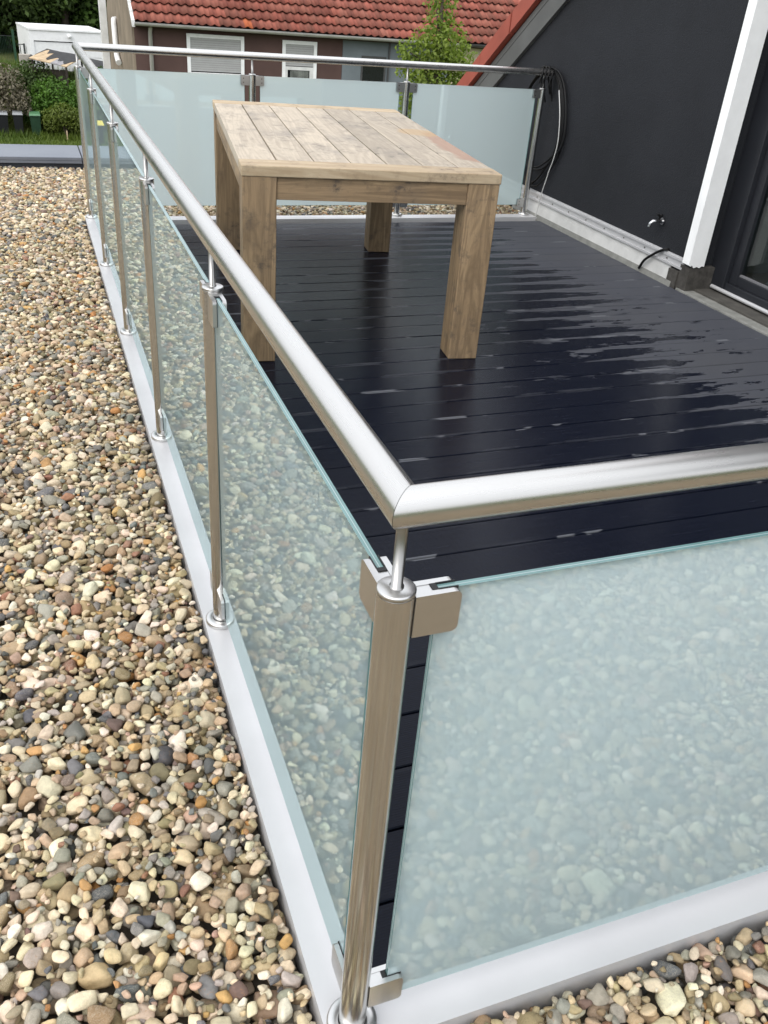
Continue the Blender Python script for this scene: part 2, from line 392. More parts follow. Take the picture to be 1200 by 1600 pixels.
M['trim_grey'] = plain('verge_grey', (0.125, 0.127, 0.128), 0.45, 0.3, 0.12, 5)
M['red_metal'] = plain('verge_red', (0.29, 0.066, 0.044), 0.5, 0, 0.12, 5)
M['black'] = plain('black_plastic', (0.004, 0.004, 0.0045), 0.5, spec=0.25)
M['white_cable'] = plain('white_cable', (0.48, 0.48, 0.47), 0.45)
M['frame_dark'] = plain('door_frame_anthracite', (0.016, 0.0175, 0.022), 0.4, 0, 0.1, 8)
M['inside'] = plain('inside_wall', (0.07, 0.07, 0.068), 0.8); M['inside_floor'] = plain('inside_floor', (0.06, 0.045, 0.03), 0.5)
M['slipper'] = plain('slipper_grey', (0.09, 0.09, 0.10), 0.8); M['slipper2'] = plain('slipper_taupe', (0.17, 0.15, 0.125), 0.8)
M['chrome'] = plain('chrome', (0.55, 0.55, 0.56), 0.12, 1.0, 0.05)
def coping():
    t = NT('coping_zinc'); p = t.pos()
    n = t.noise(p, 2.5, 4); s = t.noise(p, 30, 4, 0.7)
    c = t.mix(t.rng(n, 0.3, 0.7), (0.135, 0.150, 0.182), (0.165, 0.180, 0.21))
    c = t.mix(t.rng(s, 0.6, 0.72, 0, 0.5), c, (0.095, 0.10, 0.14))
    t.prin(c, 0.45, 0.2, None); return t.mat
M['coping'] = coping(); M['upstand'] = plain('upstand_bitumen', (0.028, 0.032, 0.042), 0.7, 0, 0.2, 8)

def tile_mat():
    t = NT('roof_tile_clay'); oi = t.n('ShaderNodeObjectInfo'); p = t.pos()
    n = t.noise(p, 4.0, 5, 0.7); m = t.noise(p, 22, 4, 0.7)
    c = t.mix(1.0, oi.outputs['Color'], t.rng(oi.outputs['Random'], 0, 1, 0.72, 1.22), 'MULTIPLY')
    c = t.mix(t.rng(n, 0.5, 0.75, 0, 0.45), c, (0.13, 0.062, 0.05))
    c = t.mix(t.rng(m, 0.6, 0.78, 0, 0.45), c, (0.16, 0.12, 0.10))
    t.prin(c, 0.75, 0, None, 0.25); return t.mat
M['tile'] = tile_mat(); M['under_roof'] = plain('under_roof', (0.05, 0.025, 0.02), 0.9)
M['gutter'] = plain('gutter_zinc', (0.44, 0.43, 0.41), 0.5, 0.2, 0.15, 3)
M['gutter_dark'] = plain('gutter_dark', (0.06, 0.06, 0.06), 0.5)
M['shutter'] = plain('shutter_grey', (0.40, 0.40, 0.40), 0.5, 0, 0.06, 4)
M['dark_window'] = plain('window_pane', (0.012, 0.014, 0.016), 0.06, 0, 0.1)
M['curtain'] = plain('curtain', (0.16, 0.17, 0.155), 0.9, 0, 0.4, 6)
M['felt'] = plain('roof_felt', (0.032, 0.032, 0.034), 0.8, 0, 0.3, 5, 0.4, 20)
M['tan_board'] = plain('tan_board', (0.50, 0.37, 0.23), 0.8, 0, 0.25, 5); M['grey_board'] = plain('grey_board', (0.27, 0.26, 0.27), 0.8, 0, 0.25, 5)
M['shed_wood'] = plain('shed_wood', (0.045, 0.035, 0.027), 0.85, 0, 0.35, 6)
M['green_metal'] = plain('green_metal', (0.012, 0.055, 0.025), 0.5); M['gate_metal'] = plain('gate_metal', (0.03, 0.035, 0.035), 0.5)
M['concrete'] = plain('concrete', (0.36, 0.33, 0.29), 0.85, 0, 0.25, 4)
M['bin_green'] = plain('bin_green', (0.013, 0.045, 0.022), 0.5); M['bin_lid_green'] = plain('bin_lid_green', (0.085, 0.20, 0.10), 0.4)
M['bin_black'] = plain('bin_black', (0.008, 0.009, 0.012), 0.5); M['bin_lid_grey'] = plain('bin_lid_grey', (0.28, 0.29, 0.30), 0.45)
M['bin_yellow'] = plain('bin_lid_yellow', (0.75, 0.58, 0.07), 0.45)
M['bark'] = plain('bark', (0.09, 0.07, 0.055), 0.9, 0, 0.3, 10, 0.4, 30); M['stake'] = plain('stake_wood', (0.55, 0.42, 0.28), 0.8)
def ground_mat():
    t = NT('ground_soil_grass'); p = t.pos()
    n = t.noise(p, 0.5, 5, 0.6); f = t.noise(p, 7, 5, 0.7)
    c = t.mix(t.rng(n, 0.38, 0.62), (0.055, 0.085, 0.018), (0.085, 0.090, 0.028))
    c = t.mix(t.rng(f, 0.5, 0.75, 0, 0.6), c, (0.035, 0.045, 0.014))
    t.prin(c, 0.9, 0, t.bump(f, 0.6, 0.05), 0.2); return t.mat
M['ground'] = ground_mat()
def leaf_mat(name, dark, light, tr=0.3):
    t = NT(name); a = t.n('ShaderNodeAttribute', attribute_name='leafv')
    c = t.mix(a.outputs['Fac'], dark, light)
    df = t.n('ShaderNodeBsdfPrincipled'); t.put(df.inputs['Base Color'], c); df.inputs['Roughness'].default_value = 0.55; df.inputs['Specular IOR Level'].default_value = 0.3
    ts = t.n('ShaderNodeBsdfTranslucent'); t.put(ts.inputs[0], t.mix(1.0, c, (1.1, 1.25, 0.6), 'MULTIPLY'))
    m = t.n('ShaderNodeMixShader'); m.inputs[0].default_value = tr
    t.t.links.new(df.outputs[0], m.inputs[1]); t.t.links.new(ts.outputs[0], m.inputs[2]); t.t.links.new(m.outputs[0], t.out.inputs[0]); return t.mat
M['leaf_tree'] = leaf_mat('leaf_maple', (0.115, 0.170, 0.030), (0.27, 0.335, 0.07), 0.45)
M['leaf_wood'] = leaf_mat('leaf_woodland', (0.034, 0.060, 0.018), (0.105, 0.160, 0.045), 0.3)
M['leaf_mid'] = leaf_mat('leaf_shrub', (0.040, 0.078, 0.016), (0.105, 0.180, 0.036), 0.3)
M['leaf_bright'] = leaf_mat('leaf_groundcover', (0.060, 0.130, 0.018), (0.115, 0.225, 0.038), 0.3)
M['leaf_yellow'] = leaf_mat('leaf_yellowgreen', (0.090, 0.125, 0.022), (0.175, 0.215, 0.046), 0.3)
M['leaf_dry'] = leaf_mat('leaf_dry', (0.105, 0.095, 0.062), (0.235, 0.205, 0.150), 0.15)
M['grass'] = leaf_mat('grass_blades', (0.068, 0.115, 0.018), (0.150, 0.200, 0.038), 0.3)

# ------------------------------------------------------------------ ground, hill
def sst(a, b, x):
    t = np.clip((np.asarray(x, float) - a) / (b - a), 0, 1); return t * t * (3 - 2 * t)
def terrain(x, y):
    x = np.asarray(x, float); y = np.asarray(y, float)
    h = -4.38 + 0 * x
    h = h + 1.15 * sst(36.2, 37.6, y) + 0.75 * sst(37.6, 39.6, y)
    h = h - 1.1 * sst(39.4, 40.4, y) * sst(-0.35, 0.25, x) * (1 - sst(44.5, 47, y)) * (1 - sst(5, 7, x))
    h = h + 0.16 * np.clip(y - 45, 0, 60) * sst(45, 60, y)
    h = h + 0.08 * np.sin(x * 0.9) * np.sin(y * 0.7)
    return h
def build_ground():
    xs = np.unique(np.concatenate([np.linspace(-260, -20, 25), np.linspace(-20, 20, 81), np.linspace(20, 260, 25)]))
    ys = np.unique(np.concatenate([np.linspace(-200, 20, 23), np.linspace(20, 34, 15), np.linspace(34, 48, 57), np.linspace(48, 80, 33), np.linspace(80, 420, 30)]))
    gx, gy = np.meshgrid(xs, ys); gz = terrain(gx, gy)
    n, m = gx.shape; vs = np.stack([gx.ravel(), gy.ravel(), gz.ravel()], 1)
    fs = [(i * m + j, i * m + j + 1, (i + 1) * m + j + 1, (i + 1) * m + j) for i in range(n - 1) for j in range(m - 1)]
    b = MB(); b.add(vs, fs, 0, True); tag(b.build('ground', M['ground']), kind='structure')
build_ground()

# ------------------------------------------------------------------ flat roof, gravel bed, parapet
L = 5.4455; WX = 3.2276; KW = 0.045
b = MB(); b.box((-3.6, -3.6, -4.6), (3.5, 7.70, -0.10)); tag(b.build('flat_roof', M['wall_dark']), kind='structure')
gravel = MB()
for (x0, x1, y0, y1) in ((-3.0, -0.048, -3.0, 7.2), (-0.048, 3.33, -3.0, -0.05), (-0.048, 3.33, 5.46, 7.2)):
    gravel.add([(x0, y0, -0.0765), (x1, y0, -0.0765), (x1, y1, -0.0765), (x0, y1, -0.0765)], [(0, 1, 2, 3)])
gravel_bed = tag(gravel.build('gravel_bed', M['gravel_bed']), kind='structure')
par = empty('roof_parapet', (0, 7.45, 0), 'low roof edge wall with blue grey zinc coping behind the gravel', 'parapet')
def coping_piece(x0, x1, y0, y1):
    m = MB(); m.box((x0 + .004, y0, 0.035), (x1 - .004, y1, 0.062), 0, 0.004); m.box((x0 + .004, y0, 0.015), (x1 - .004, y0 + .008, 0.0345)); m.box((x0 + .004, y1 - .008, -0.02), (x1 - .004, y1, 0.0345))
    o = m.build('coping_panel', M['coping']); o.parent = par; o.location = Vector(o.location) - Vector((0, 7.45, 0)); return o
for x0, x1 in ((-3.55, -1.75), (-1.75, 0.055), (0.055, 1.85), (1.85, 3.5)): coping_piece(x0, x1, 7.18, 7.74)
m = MB(); m.box((-3.05, 7.20, -0.0999), (3.5, 7.72, 0.034)); o = m.build('upstand', M['upstand'], par, (0, -7.45, 0))
par2 = empty('roof_parapet', (-3.3, 2.0, 0), 'zinc capped edge wall along the far left side of the gravel', 'parapet')
for y0, y1 in ((-3.5, -1), (-1, 1.8), (1.8, 4.6), (4.6, 7.17)):
    m = MB(); m.box((-3.58, y0 + .004, 0.035), (-2.99, y1 - .004, 0.062), 0, 0.004); m.build('coping_panel', M['coping'], par2, (3.3, -2.0, 0))
m = MB(); m.box((-3.56, -3.5, -0.0999), (-3.02, 7.17, 0.034)); m.build('upstand', M['upstand'], par2, (3.3, -2, 0))

# pebbles: stones dropped one after another onto a height map
def pebble_mesh(name, seed, sub, mat):
    rg = np.random.default_rng(seed)
    bm = bmesh.new(); bmesh.ops.create_icosphere(bm, subdivisions=sub, radius=1.0)
    k = int(rg.integers(7, 12)); N = rg.normal(size=(k, 3)); N /= np.linalg.norm(N, axis=1)[:, None]
    hh = rg.uniform(0.62, 1.0, k); pw = rg.uniform(6, 13)
    N = np.vstack([N, np.eye(3), -np.eye(3)]); hh = np.concatenate([hh, np.full(6, 1.0)])
    V = np.array([v.co[:] for v in bm.verts]); d = np.clip(V @ N.T, 1e-4, None) / hh
    r = (d ** pw).sum(1) ** (-1 / pw)
    ph = rg.uniform(0, 6, 6)
    r *= 1 + 0.035 * np.sin(4 * V[:, 0] + ph[0]) * np.sin(4 * V[:, 1] + ph[1]) + 0.03 * np.sin(6 * V[:, 2] + ph[2] + 3 * V[:, 0])
    V = V * r[:, None]
    V *= np.array([1.0, rg.uniform(0.68, 0.92), rg.uniform(0.48, 0.74)])
    V /= np.abs(V[:, 0]).max()
    for v, c in zip(bm.verts, V): v.co = c
    for f in bm.faces: f.smooth = True
    me = bpy.data.meshes.new(name); bm.to_mesh(me); bm.free(); me.materials.append(mat); return me, V
NPROTO = 28
protos = [pebble_mesh('pebble_shape', 100 + i, 3, M['pebble_i']) for i in range(NPROTO)]
protos_o = []
for i in range(NPROTO):
    me = protos[i][0].copy(); me.materials[0] = M['pebble_o']; protos_o.append(me)
ext = np.array([[np.abs(p[1][:, k]).max() for k in range(3)] for p in protos])
PAL = np.array([(0.66, 0.58, 0.45), (0.60, 0.53, 0.41), (0.69, 0.645, 0.55), (0.53, 0.44, 0.30), (0.47, 0.385, 0.255), (0.41, 0.33, 0.22),
                (0.355, 0.27, 0.17), (0.265, 0.195, 0.12), (0.32, 0.255, 0.185), (0.30, 0.285, 0.25), (0.245, 0.235, 0.21), (0.17, 0.175, 0.175), (0.105, 0.112, 0.122),
                (0.41, 0.215, 0.085), (0.47, 0.30, 0.13), (0.275, 0.145, 0.10), (0.235, 0.20, 0.12), (0.175, 0.12, 0.105), (0.45, 0.33, 0.255), (0.385, 0.365, 0.33)])
PAL = PAL ** 1.03 * np.array([1.05, 1.0, 0.915])
PW = np.array([12, 12, 7, 10, 8, 7, 6, 5, 5, 6, 5, 4.5, 3.5, 1.6, 2.4, 1.6, 5, 1.3, 3.5, 6], float); PW /= PW.sum()
def drop_pebbles():
    res = 0.004; X0, Y0_, X1, Y1 = -3.04, -3.04, 3.36, 7.24
    nx, ny = int((X1 - X0) / res), int((Y1 - Y0_) / res)
    H = np.full((nx, ny), -0.076, np.float32); OWN = np.full((nx, ny), -1, np.int32)
    def allowed(x, y, r):
        q = 0.72 * r
        if x < -2.98 + q or y < -2.98 + q or x > 3.31 - q or y > 7.19 - q: return False
        if x > -0.048 - q and -0.049 - q < y < L + 0.016 + 0.4 * q: return False
        return True
    out = []
    cap = -0.014
    rg = np.random.default_rng(5)
    def run(cx, cy, smin, smax, capz):
        n = len(cx)
        S = np.exp(rg.normal(math.log((smin + smax) / 2), 0.34, n)); S = np.clip(S, smin * 0.7, min(smax * 1.25, 0.058)) / 2
        P = rg.integers(0, NPROTO, n); A = rg.uniform(0, 2 * math.pi, n)
        T1 = rg.normal(0, 0.26, n); T2 = rg.normal(0, 0.26, n); CI = rg.choice(len(PAL), n, p=PW); J = rg.uniform(0.80, 1.18, n)
        for i in range(n):
            x, y, s = cx[i], cy[i], S[i]; p = P[i]
            ax, ay, az = ext[p] * s
            if not allowed(x, y, 0.5 * (ax + ay)): continue
            rr = math.ceil(ax / res); ix = int((x - X0) / res); iy = int((y - Y0_) / res)
            a0, a1, b0, b1 = ix - rr, ix + rr + 1, iy - rr, iy + rr + 1
            if a0 < 0 or b0 < 0 or a1 > nx or b1 > ny: continue
            gx = (np.arange(a0, a1) + .5) * res + X0 - x; gy = (np.arange(b0, b1) + .5) * res + Y0_ - y
            ca, sa = math.cos(A[i]), math.sin(A[i])
            u = (gx[:, None] * ca + gy[None] * sa) / ax; v = (-gx[:, None] * sa + gy[None] * ca) / ay
            q = u * u + v * v; ins = q < 0.92
            if not ins.any(): continue
            dome = np.sqrt(np.clip(1 - q, 0, 1)) * az
            hp = H[a0:a1, b0:b1]
            gap = np.sort((hp + dome)[ins])
            zc = float(gap[int(0.90 * (len(gap) - 1))])            # rests on the highest few spots under it
            if zc + az > capz: continue
            top = zc + dome; upd = ins & (top > hp)
            if upd.sum() < 0.25 * ins.sum(): continue
            hp[upd] = top[upd]; OWN[a0:a1, b0:b1][upd] = len(out)
            c = PAL[CI[i]] * J[i] * rg.uniform(0.94, 1.06, 3)
            out.append((x, y, zc, T1[i], T2[i], A[i], s, p, *c))
    def lattice(x0, x1, y0, y1, sp):
        gx, gy = np.meshgrid(np.arange(x0, x1, sp), np.arange(y0, y1, sp))
        px = gx.ravel() + rg.uniform(-.5, .5, gx.size) * sp; py = gy.ravel() + rg.uniform(-.5, .5, gx.size) * sp
        o = rg.permutation(gx.size); return px[o], py[o]
    near = [(-1.25, -0.04, -3.0, 7.2), (-0.05, 3.33, -1.4, -0.03), (-0.05, 3.33, 5.44, 7.2)]
    far = [(-3.0, -1.25, -3.0, 7.2), (-0.05, 3.33, -3.0, -1.4)]
    for reg in near:
        for sp, a, b_, c in ((0.036, .030, .046, -.034), (0.034, .031, .052, -.010), (0.031, .028, .050, -.006), (0.025, .020, .040, -.006), (0.019, .014, .027, -.009), (0.017, .012, .022, -.014), (0.015, .010, .017, -.020)):
            run(*lattice(*reg, sp), a, b_, c)
    for reg in far:
        for sp, a, b_, c in ((0.040, .034, .050, -.030), (0.034, .030, .052, -.012), (0.026, .020, .036, -.011)):
            run(*lattice(*reg, sp), a, b_, c)
    seen = np.unique(OWN[OWN >= 0]); return np.array(out)[seen]
PB = drop_pebbles()
# the 300 stones that show largest in the photograph stand as single objects, the rest is one mass
MW = cam.matrix_basis.inverted()
Pm = PB[:, :3] @ np.array(MW.to_3x3()).T + np.array(MW.translation)
fpx = 1349.2; u = 600 + fpx * Pm[:, 0] / -Pm[:, 2]; v = 800 - fpx * Pm[:, 1] / -Pm[:, 2]
vis = (Pm[:, 2] < 0) & (u > 2) & (u < 1198) & (v > 2) & (v < 1596) & ((PB[:, 0] < -0.05) | ((PB[:, 1] < -0.06) & (PB[:, 0] > 0.2)))
size = np.where(vis, PB[:, 6] / np.maximum(-Pm[:, 2], .1), 0)
single = np.argsort(-size)[:300]; mask = np.zeros(len(PB), bool); mask[single] = True
for r in PB[mask]:
    o = inst('pebble', protos_o[int(r[7])], gravel_bed, r[:3], (r[3], r[4], r[5]), (r[6],) * 3); o.color = (r[8], r[9], r[10], 1)
rest = PB[~mask]
pcoll = bpy.data.collections.new('pebble_shapes')
for i, (me, _) in enumerate(protos):
    pcoll.objects.link(bpy.data.objects.new('pebble_shape_%02d' % i, me))
pm = bpy.data.meshes.new('pebbles'); pm.from_pydata([tuple(r[:3]) for r in rest], [], [])
def attr(nm, ty, key, data):
    a = pm.attributes.new(nm, ty, 'POINT'); a.data.foreach_set(key, np.ascontiguousarray(data).ravel())
attr('prot', 'FLOAT_VECTOR', 'vector', rest[:, 3:6].astype(np.float32)); attr('pscl', 'FLOAT', 'value', rest[:, 6].astype(np.float32))
attr('pidx', 'INT', 'value', rest[:, 7].astype(np.int32)); attr('pcol', 'FLOAT_COLOR', 'color', np.hstack([rest[:, 8:11], np.ones((len(rest), 1))]).astype(np.float32))
pobj = tag(inst('pebbles', pm, gravel_bed), kind='stuff')
ng = bpy.data.node_groups.new('pebble_scatter', 'GeometryNodeTree')
ng.interface.new_socket('Geometry', in_out='INPUT', socket_type='NodeSocketGeometry'); ng.interface.new_socket('Geometry', in_out='OUTPUT', socket_type='NodeSocketGeometry')
gi = ng.nodes.new('NodeGroupInput'); go = ng.nodes.new('NodeGroupOutput'); ip = ng.nodes.new('GeometryNodeInstanceOnPoints')
ci = ng.nodes.new('GeometryNodeCollectionInfo'); ci.inputs['Collection'].default_value = pcoll; ci.inputs['Separate Children'].default_value = True; ci.inputs['Reset Children'].default_value = True
def named(nm, ty):
    n = ng.nodes.new('GeometryNodeInputNamedAttribute'); n.data_type = ty; n.inputs['Name'].default_value = nm; return n.outputs['Attribute']
e2r = ng.nodes.new('FunctionNodeEulerToRotation')
ng.links.new(named('prot', 'FLOAT_VECTOR'), e2r.inputs[0]); ng.links.new(e2r.outputs[0], ip.inputs['Rotation'])
ng.links.new(named('pscl', 'FLOAT'), ip.inputs['Scale']); ng.links.new(named('pidx', 'INT'), ip.inputs['Instance Index'])
ip.inputs['Pick Instance'].default_value = True
ng.links.new(ci.outputs[0], ip.inputs['Instance']); ng.links.new(gi.outputs[0], ip.inputs['Points']); ng.links.new(ip.outputs[0], go.inputs[0])
md = pobj.modifiers.new('scatter', 'NODES'); md.node_group = ng

# ------------------------------------------------------------------ deck
DZ = -0.015; DX0, DX1 = 0.048, 3.302
m = MB(); m.box((DX0 + .001, 0.048, -0.099), (3.50, L - 0.0905, DZ - 0.030)); deck = tag(m.build('deck', M['void']), kind='structure')
TIPS = {34: 3.02, 33: 3.05, 32: 2.88, 31: 2.95, 30: 2.84, 29: 2.88, 28: 2.84, 27: 2.90, 26: 3.00, 25: 2.98, 24: 2.97, 23: 2.94, 22: 2.97, 21: 2.72, 20: 2.70, 19: 2.84, 18: 3.02, 17: 2.60, 16: 2.62, 15: 2.56, 14: 2.60, 13: 2.64, 12: 2.70}
ring_prof = [(0.0, -.022), (0.0, -.0025), (0.0025, 0.0), (PITCH - .0075, 0.0), (PITCH - .005, -.0025), (PITCH - .005, -.022)]
bm_ = MB(); bm_.prism([(p[0], p[1]) for p in ring_prof], 0.0, DX1 - DX0, 'x'); board_me = bm_.mesh('deck_board', M['deck'])
nb = int((L - 0.05 - Y0) / PITCH)
for i in range(nb + 1):
    y = Y0 + i * PITCH
    if y + PITCH > L - 0.09 + 0.004: break
    o = inst('deck_board', board_me, deck, (DX0, y, DZ + random.uniform(-.0007, .0007)))
    o.color = ((TIPS.get(i, 2.75) - (0.20 if i > 17 else 0.06)) / 4.0, 0, 0, 1)

# ------------------------------------------------------------------ glass railing
rail = empty('glass_railing', (0, 0, 0), 'stainless steel balustrade with frosted glass panes round the dark deck', 'railing')
HR = 0.0226; HZ = 1.0
def handrail(p0, p1, mitre0, mitre1, mat, axis):
    n = 40; vs = []
    for e, (p, mt) in enumerate(((p0, mitre0), (p1, mitre1))):
        for k in range(n):
            a = 2 * math.pi * k / n; d, z = math.cos(a) * HR, math.sin(a) * HR
            if axis == 'y': vs.append((p[0] + d, p[1] + mt * d, HZ + z))
            else: vs.append((p[0] + mt * d, p[1] + d, HZ + z))
    fs = [(k, (k + 1) % n, n + (k + 1) % n, n + k) for k in range(n)]
    mb = MB(); mb.add(vs, fs, 0, True); mb.add(vs[:n], [tuple(range(n))]); mb.add(vs[n:], [tuple(range(n))])
    return mb.build('handrail', mat, rail)
g = 0.0004
handrail((0, g), (0, L - g), 1, -1, M['steel_y'], 'y')
handrail((g, 0), (3.26, 0), 1, 0, M['steel_x'], 'x')
handrail((g, L), (3.30, L), -1, 0, M['steel_x'], 'x')
POST_H = 0.888; PR = 0.0222
pm_ = MB(); pm_.lathe([(PR, 0.0), (PR, POST_H)], 32); post_me = pm_.mesh('post', M['steel_z'])
cm = MB(); cm.lathe([(PR - .0015, POST_H), (PR - .0015, POST_H + .0015), (PR + .0006, POST_H + .0016), (PR + .0006, POST_H + .0060), (PR - .001, POST_H + .0075), (0.0, POST_H + .0078)], 32); cap_me = cm.mesh('post_cap', M['steel'])
pn = MB(); pn.lathe([(0.0085, POST_H + .0065), (0.0085, POST_H + .0095), (0.0068, POST_H + .0096), (0.0068, HZ - .018)], 20); pin_me = pn.mesh('pin', steel_mat('steel_pin', 2, (0.36, 0.355, 0.345), 0.3))
fl = MB(); fl.lathe([(0.0236, 0.0125), (0.026, 0.0140), (0.0385, 0.0130), (0.0415, 0.0105), (0.0415, 0.0)], 40); flange_me = fl.mesh('base_flange', M['steel'])
def clamp_mesh(side):
    c = MB(); r = 0.008; x0, x1, h = 0.0190, 0.0760, 0.029
    poly = [(x0, -h), (x1 - r, -h)] + [(x1 - r + r * math.sin(a), -h + r - r * math.cos(a)) for a in (R(22), R(45), R(68))] + [(x1, -h + r), (x1, h - r)]
    poly += [(x1 - r + r * math.cos(a), h - r + r * math.sin(a)) for a in (R(22), R(45), R(68))] + [(x1 - r, h), (x0, h)]
    for s in (-1, 1):
        a, b = (0.0062, 0.0145) if s > 0 else (-0.0145, -0.0062)
        c.prism(poly, a, b, 'y')
        for zz in ((-.012, .012) if s == side else ()):                                                    # socket screws
            c.add([(0.060 + .0042 * math.cos(k * math.pi / 5), s * 0.0149, zz + .0042 * math.sin(k * math.pi / 5)) for k in range(10)], [tuple(range(10)) if s < 0 else tuple(range(9, -1, -1))], 1)
    c.box((x0, -0.0061, -h + .001), (0.043, 0.0061, h - .001))
    c.box((0.0431, -0.0060, -h + .002), (0.0500, 0.0060, h + .0005), 2)
    for s in (-1, 1):
        lo, hi = sorted((s * 0.0048, s * 0.0061)); c.box((0.0501, lo, -h + .002), (0.0745, hi, h + .0008), 2)
    return c.mesh('clamp', [M['steel'], M['screw'], M['rubber']])
clamp_me = {1: clamp_mesh(1), -1: clamp_mesh(-1)}
ZT, ZB = 0.858, 0.088
def clamp_side(x, y, d):
    inward = Vector((1, 0)) if abs(math.sin(d)) > .5 else Vector((0, 1 if y < 1 else -1))
    return 1 if Vector((-math.sin(d), math.cos(d))).dot(inward) > 0 else -1
def post(x, y, dirs):
    p = inst('post', post_me, rail, (x, y, 0.001))
    inst('post_cap', cap_me, p); inst('pin', pin_me, p); inst('base_flange', flange_me, p)
    for d in dirs:
        for z in (ZT, ZB): inst('clamp', clamp_me[clamp_side(x, y, d)], p, (0, 0, z), (0, 0, d))
    return p
PS = L / 5
def pane(p0, p1, axis, outer=-1):
    """laminated pane: milky outer ply, clear inner ply, cut edges green with the interlayer showing"""
    a, b = 0.0515, PS - 0.0515
    if axis == 'x': a, b = 0.0515, (p1[0] - p0[0]) - 0.0515
    else: a, b = 0.0515, (p1[1] - p0[1]) - 0.0515
    c = MB(); z0, z1 = (0.074 if outer > 0 else 0.060), 0.8865; q = 0.0045 if outer > 0 else -0.0045
    def P(u_, t_, z_): return (u_, t_, z_) if axis == 'x' else (t_, u_, z_)
    def sheet(t_, mi): c.add([P(a, t_, z0), P(b, t_, z0), P(b, t_, z1), P(a, t_, z1)], [(0, 1, 2, 3) if (t_ < 0) == (axis == 'x') else (3, 2, 1, 0)], mi)
    sheet(q, 0); sheet(-q, 1)
    for t0, t1, mi in ((-.0045, -.0006, 2), (-.0006, .0006, 3), (.0006, .0045, 2)):
        c.add([P(a, t0, z0), P(b, t0, z0), P(b, t0, z1), P(a, t0, z1), P(a, t1, z0), P(b, t1, z0), P(b, t1, z1), P(a, t1, z1)], [(0, 1, 5, 4), (1, 2, 6, 5), (2, 3, 7, 6), (3, 0, 4, 7)], mi)
    return c.build('glass_pane', [M['frost'], M['pane_clear'], M['glass_edge'], M['interlayer']], rail, (p0[0], p0[1], 0))
H_ = math.pi / 2
post(0, 0, (0, H_))
for k in range(1, 5): post(0, k * PS, (H_, -H_))
post(0, L, (-H_, 0))
for k in range(5): pane((0, k * PS), (0, (k + 1) * PS), 'y')
bx = [0, 1.0745, 2.1571, WX]
for i in (1, 2): post(bx[i], L, (0, math.pi))
post(bx[3], L, (math.pi,))
for i in range(3): pane((bx[i], L), (bx[i + 1], L), 'x', 1)
fx = [0, 1.09, 2.16, 3.22]
for i in (1, 2): post(fx[i], 0, (0, math.pi))
post(fx[3], 0, (math.pi,))
for i in range(3): pane((fx[i], 0), (fx[i + 1], 0), 'x')
def profile(pts0, pts1):
    c = MB(); c.add(pts0 + pts1, [(0, 1, 2, 3), (7, 6, 5, 4), (0, 4, 5, 1), (1, 5, 6, 2), (2, 6, 7, 3), (3, 7, 4, 0)]); return c
def ring(zt, zb, f): return [f(-KW, zb), f(-KW, zt), f(KW, zt), f(KW, zb)]
k_ = .0008
profile(ring(0, -.09, lambda d, z: (d, d + k_, z)), ring(0, -.09, lambda d, z: (d, L + KW, z))).build('base_profile', M['alu'], rail)
profile(ring(0, -.09, lambda d, z: (d + k_, d, z)), ring(0, -.09, lambda d, z: (3.28, d, z))).build('base_profile', M['alu'], rail)
c = MB(); c.box((KW + .0006, L - .088, -.095), (3.318, L + .014, 0)); c.build('base_profile', M['alu'], rail)

# ------------------------------------------------------------------ table
TA = R(-7.4); TW, TL, TZ = 1.096, 1.965, 0.812
tab = empty('dining_table', (0.4425, 2.863, DZ), 'weathered teak garden table with slatted top on the wet dark deck', 'table', rz=TA)
tz = TZ - DZ; th = 0.042
pw = TW / 7; eb = 0.135
for i in range(7):
    c = MB(); c.box((-pw / 2 + .0030, -(TL - 2 * eb) / 2 + .002, -th), (pw / 2 - .0030, (TL - 2 * eb) / 2 - .002, 0), 0, 0.0022)
    c.build('plank', M['wood_top'], tab, ((i + .5) * pw, TL / 2, tz + random.uniform(-.0014, .0014)))
for y in (eb / 2, TL - eb / 2):
    c = MB(); c.box((-TW / 2, -eb / 2, -th), (TW / 2, eb / 2, 0), 0, 0.004); c.build('end_board', M['wood_end'], tab, (TW / 2, y, tz + .0006))
lg = 0.139; ins_ = 0.004
lm = MB(); lm.box((-lg / 2, -lg / 2, 0), (lg / 2, lg / 2, tz - th - .0005), 0, 0.004); leg_me = lm.mesh('leg', M['wood_leg'])
for x in (ins_ + lg / 2, TW - ins_ - lg / 2):
    for y in (ins_ + lg / 2, TL - ins_ - lg / 2): inst('leg', leg_me, tab, (x, y, 0.001))
ah = 0.088
for y in (ins_ + .022, TL - ins_ - .022):
    c = MB(); c.box((-(TW / 2 - ins_ - lg) + .001, -.014, -ah), (TW / 2 - ins_ - lg - .001, .014, 0), 0, 0.002); c.build('apron', M['wood_apron'], tab, (TW / 2, y, tz - th - .001))
for x in (ins_ + .022, TW - ins_ - .022):
    c = MB(); c.box((-.014, -(TL / 2 - ins_ - lg) + .001, -ah), (.014, TL / 2 - ins_ - lg - .001, 0), 0, 0.002); c.build('apron', M['wood_apron_y'], tab, (x, TL / 2, tz - th - .001))

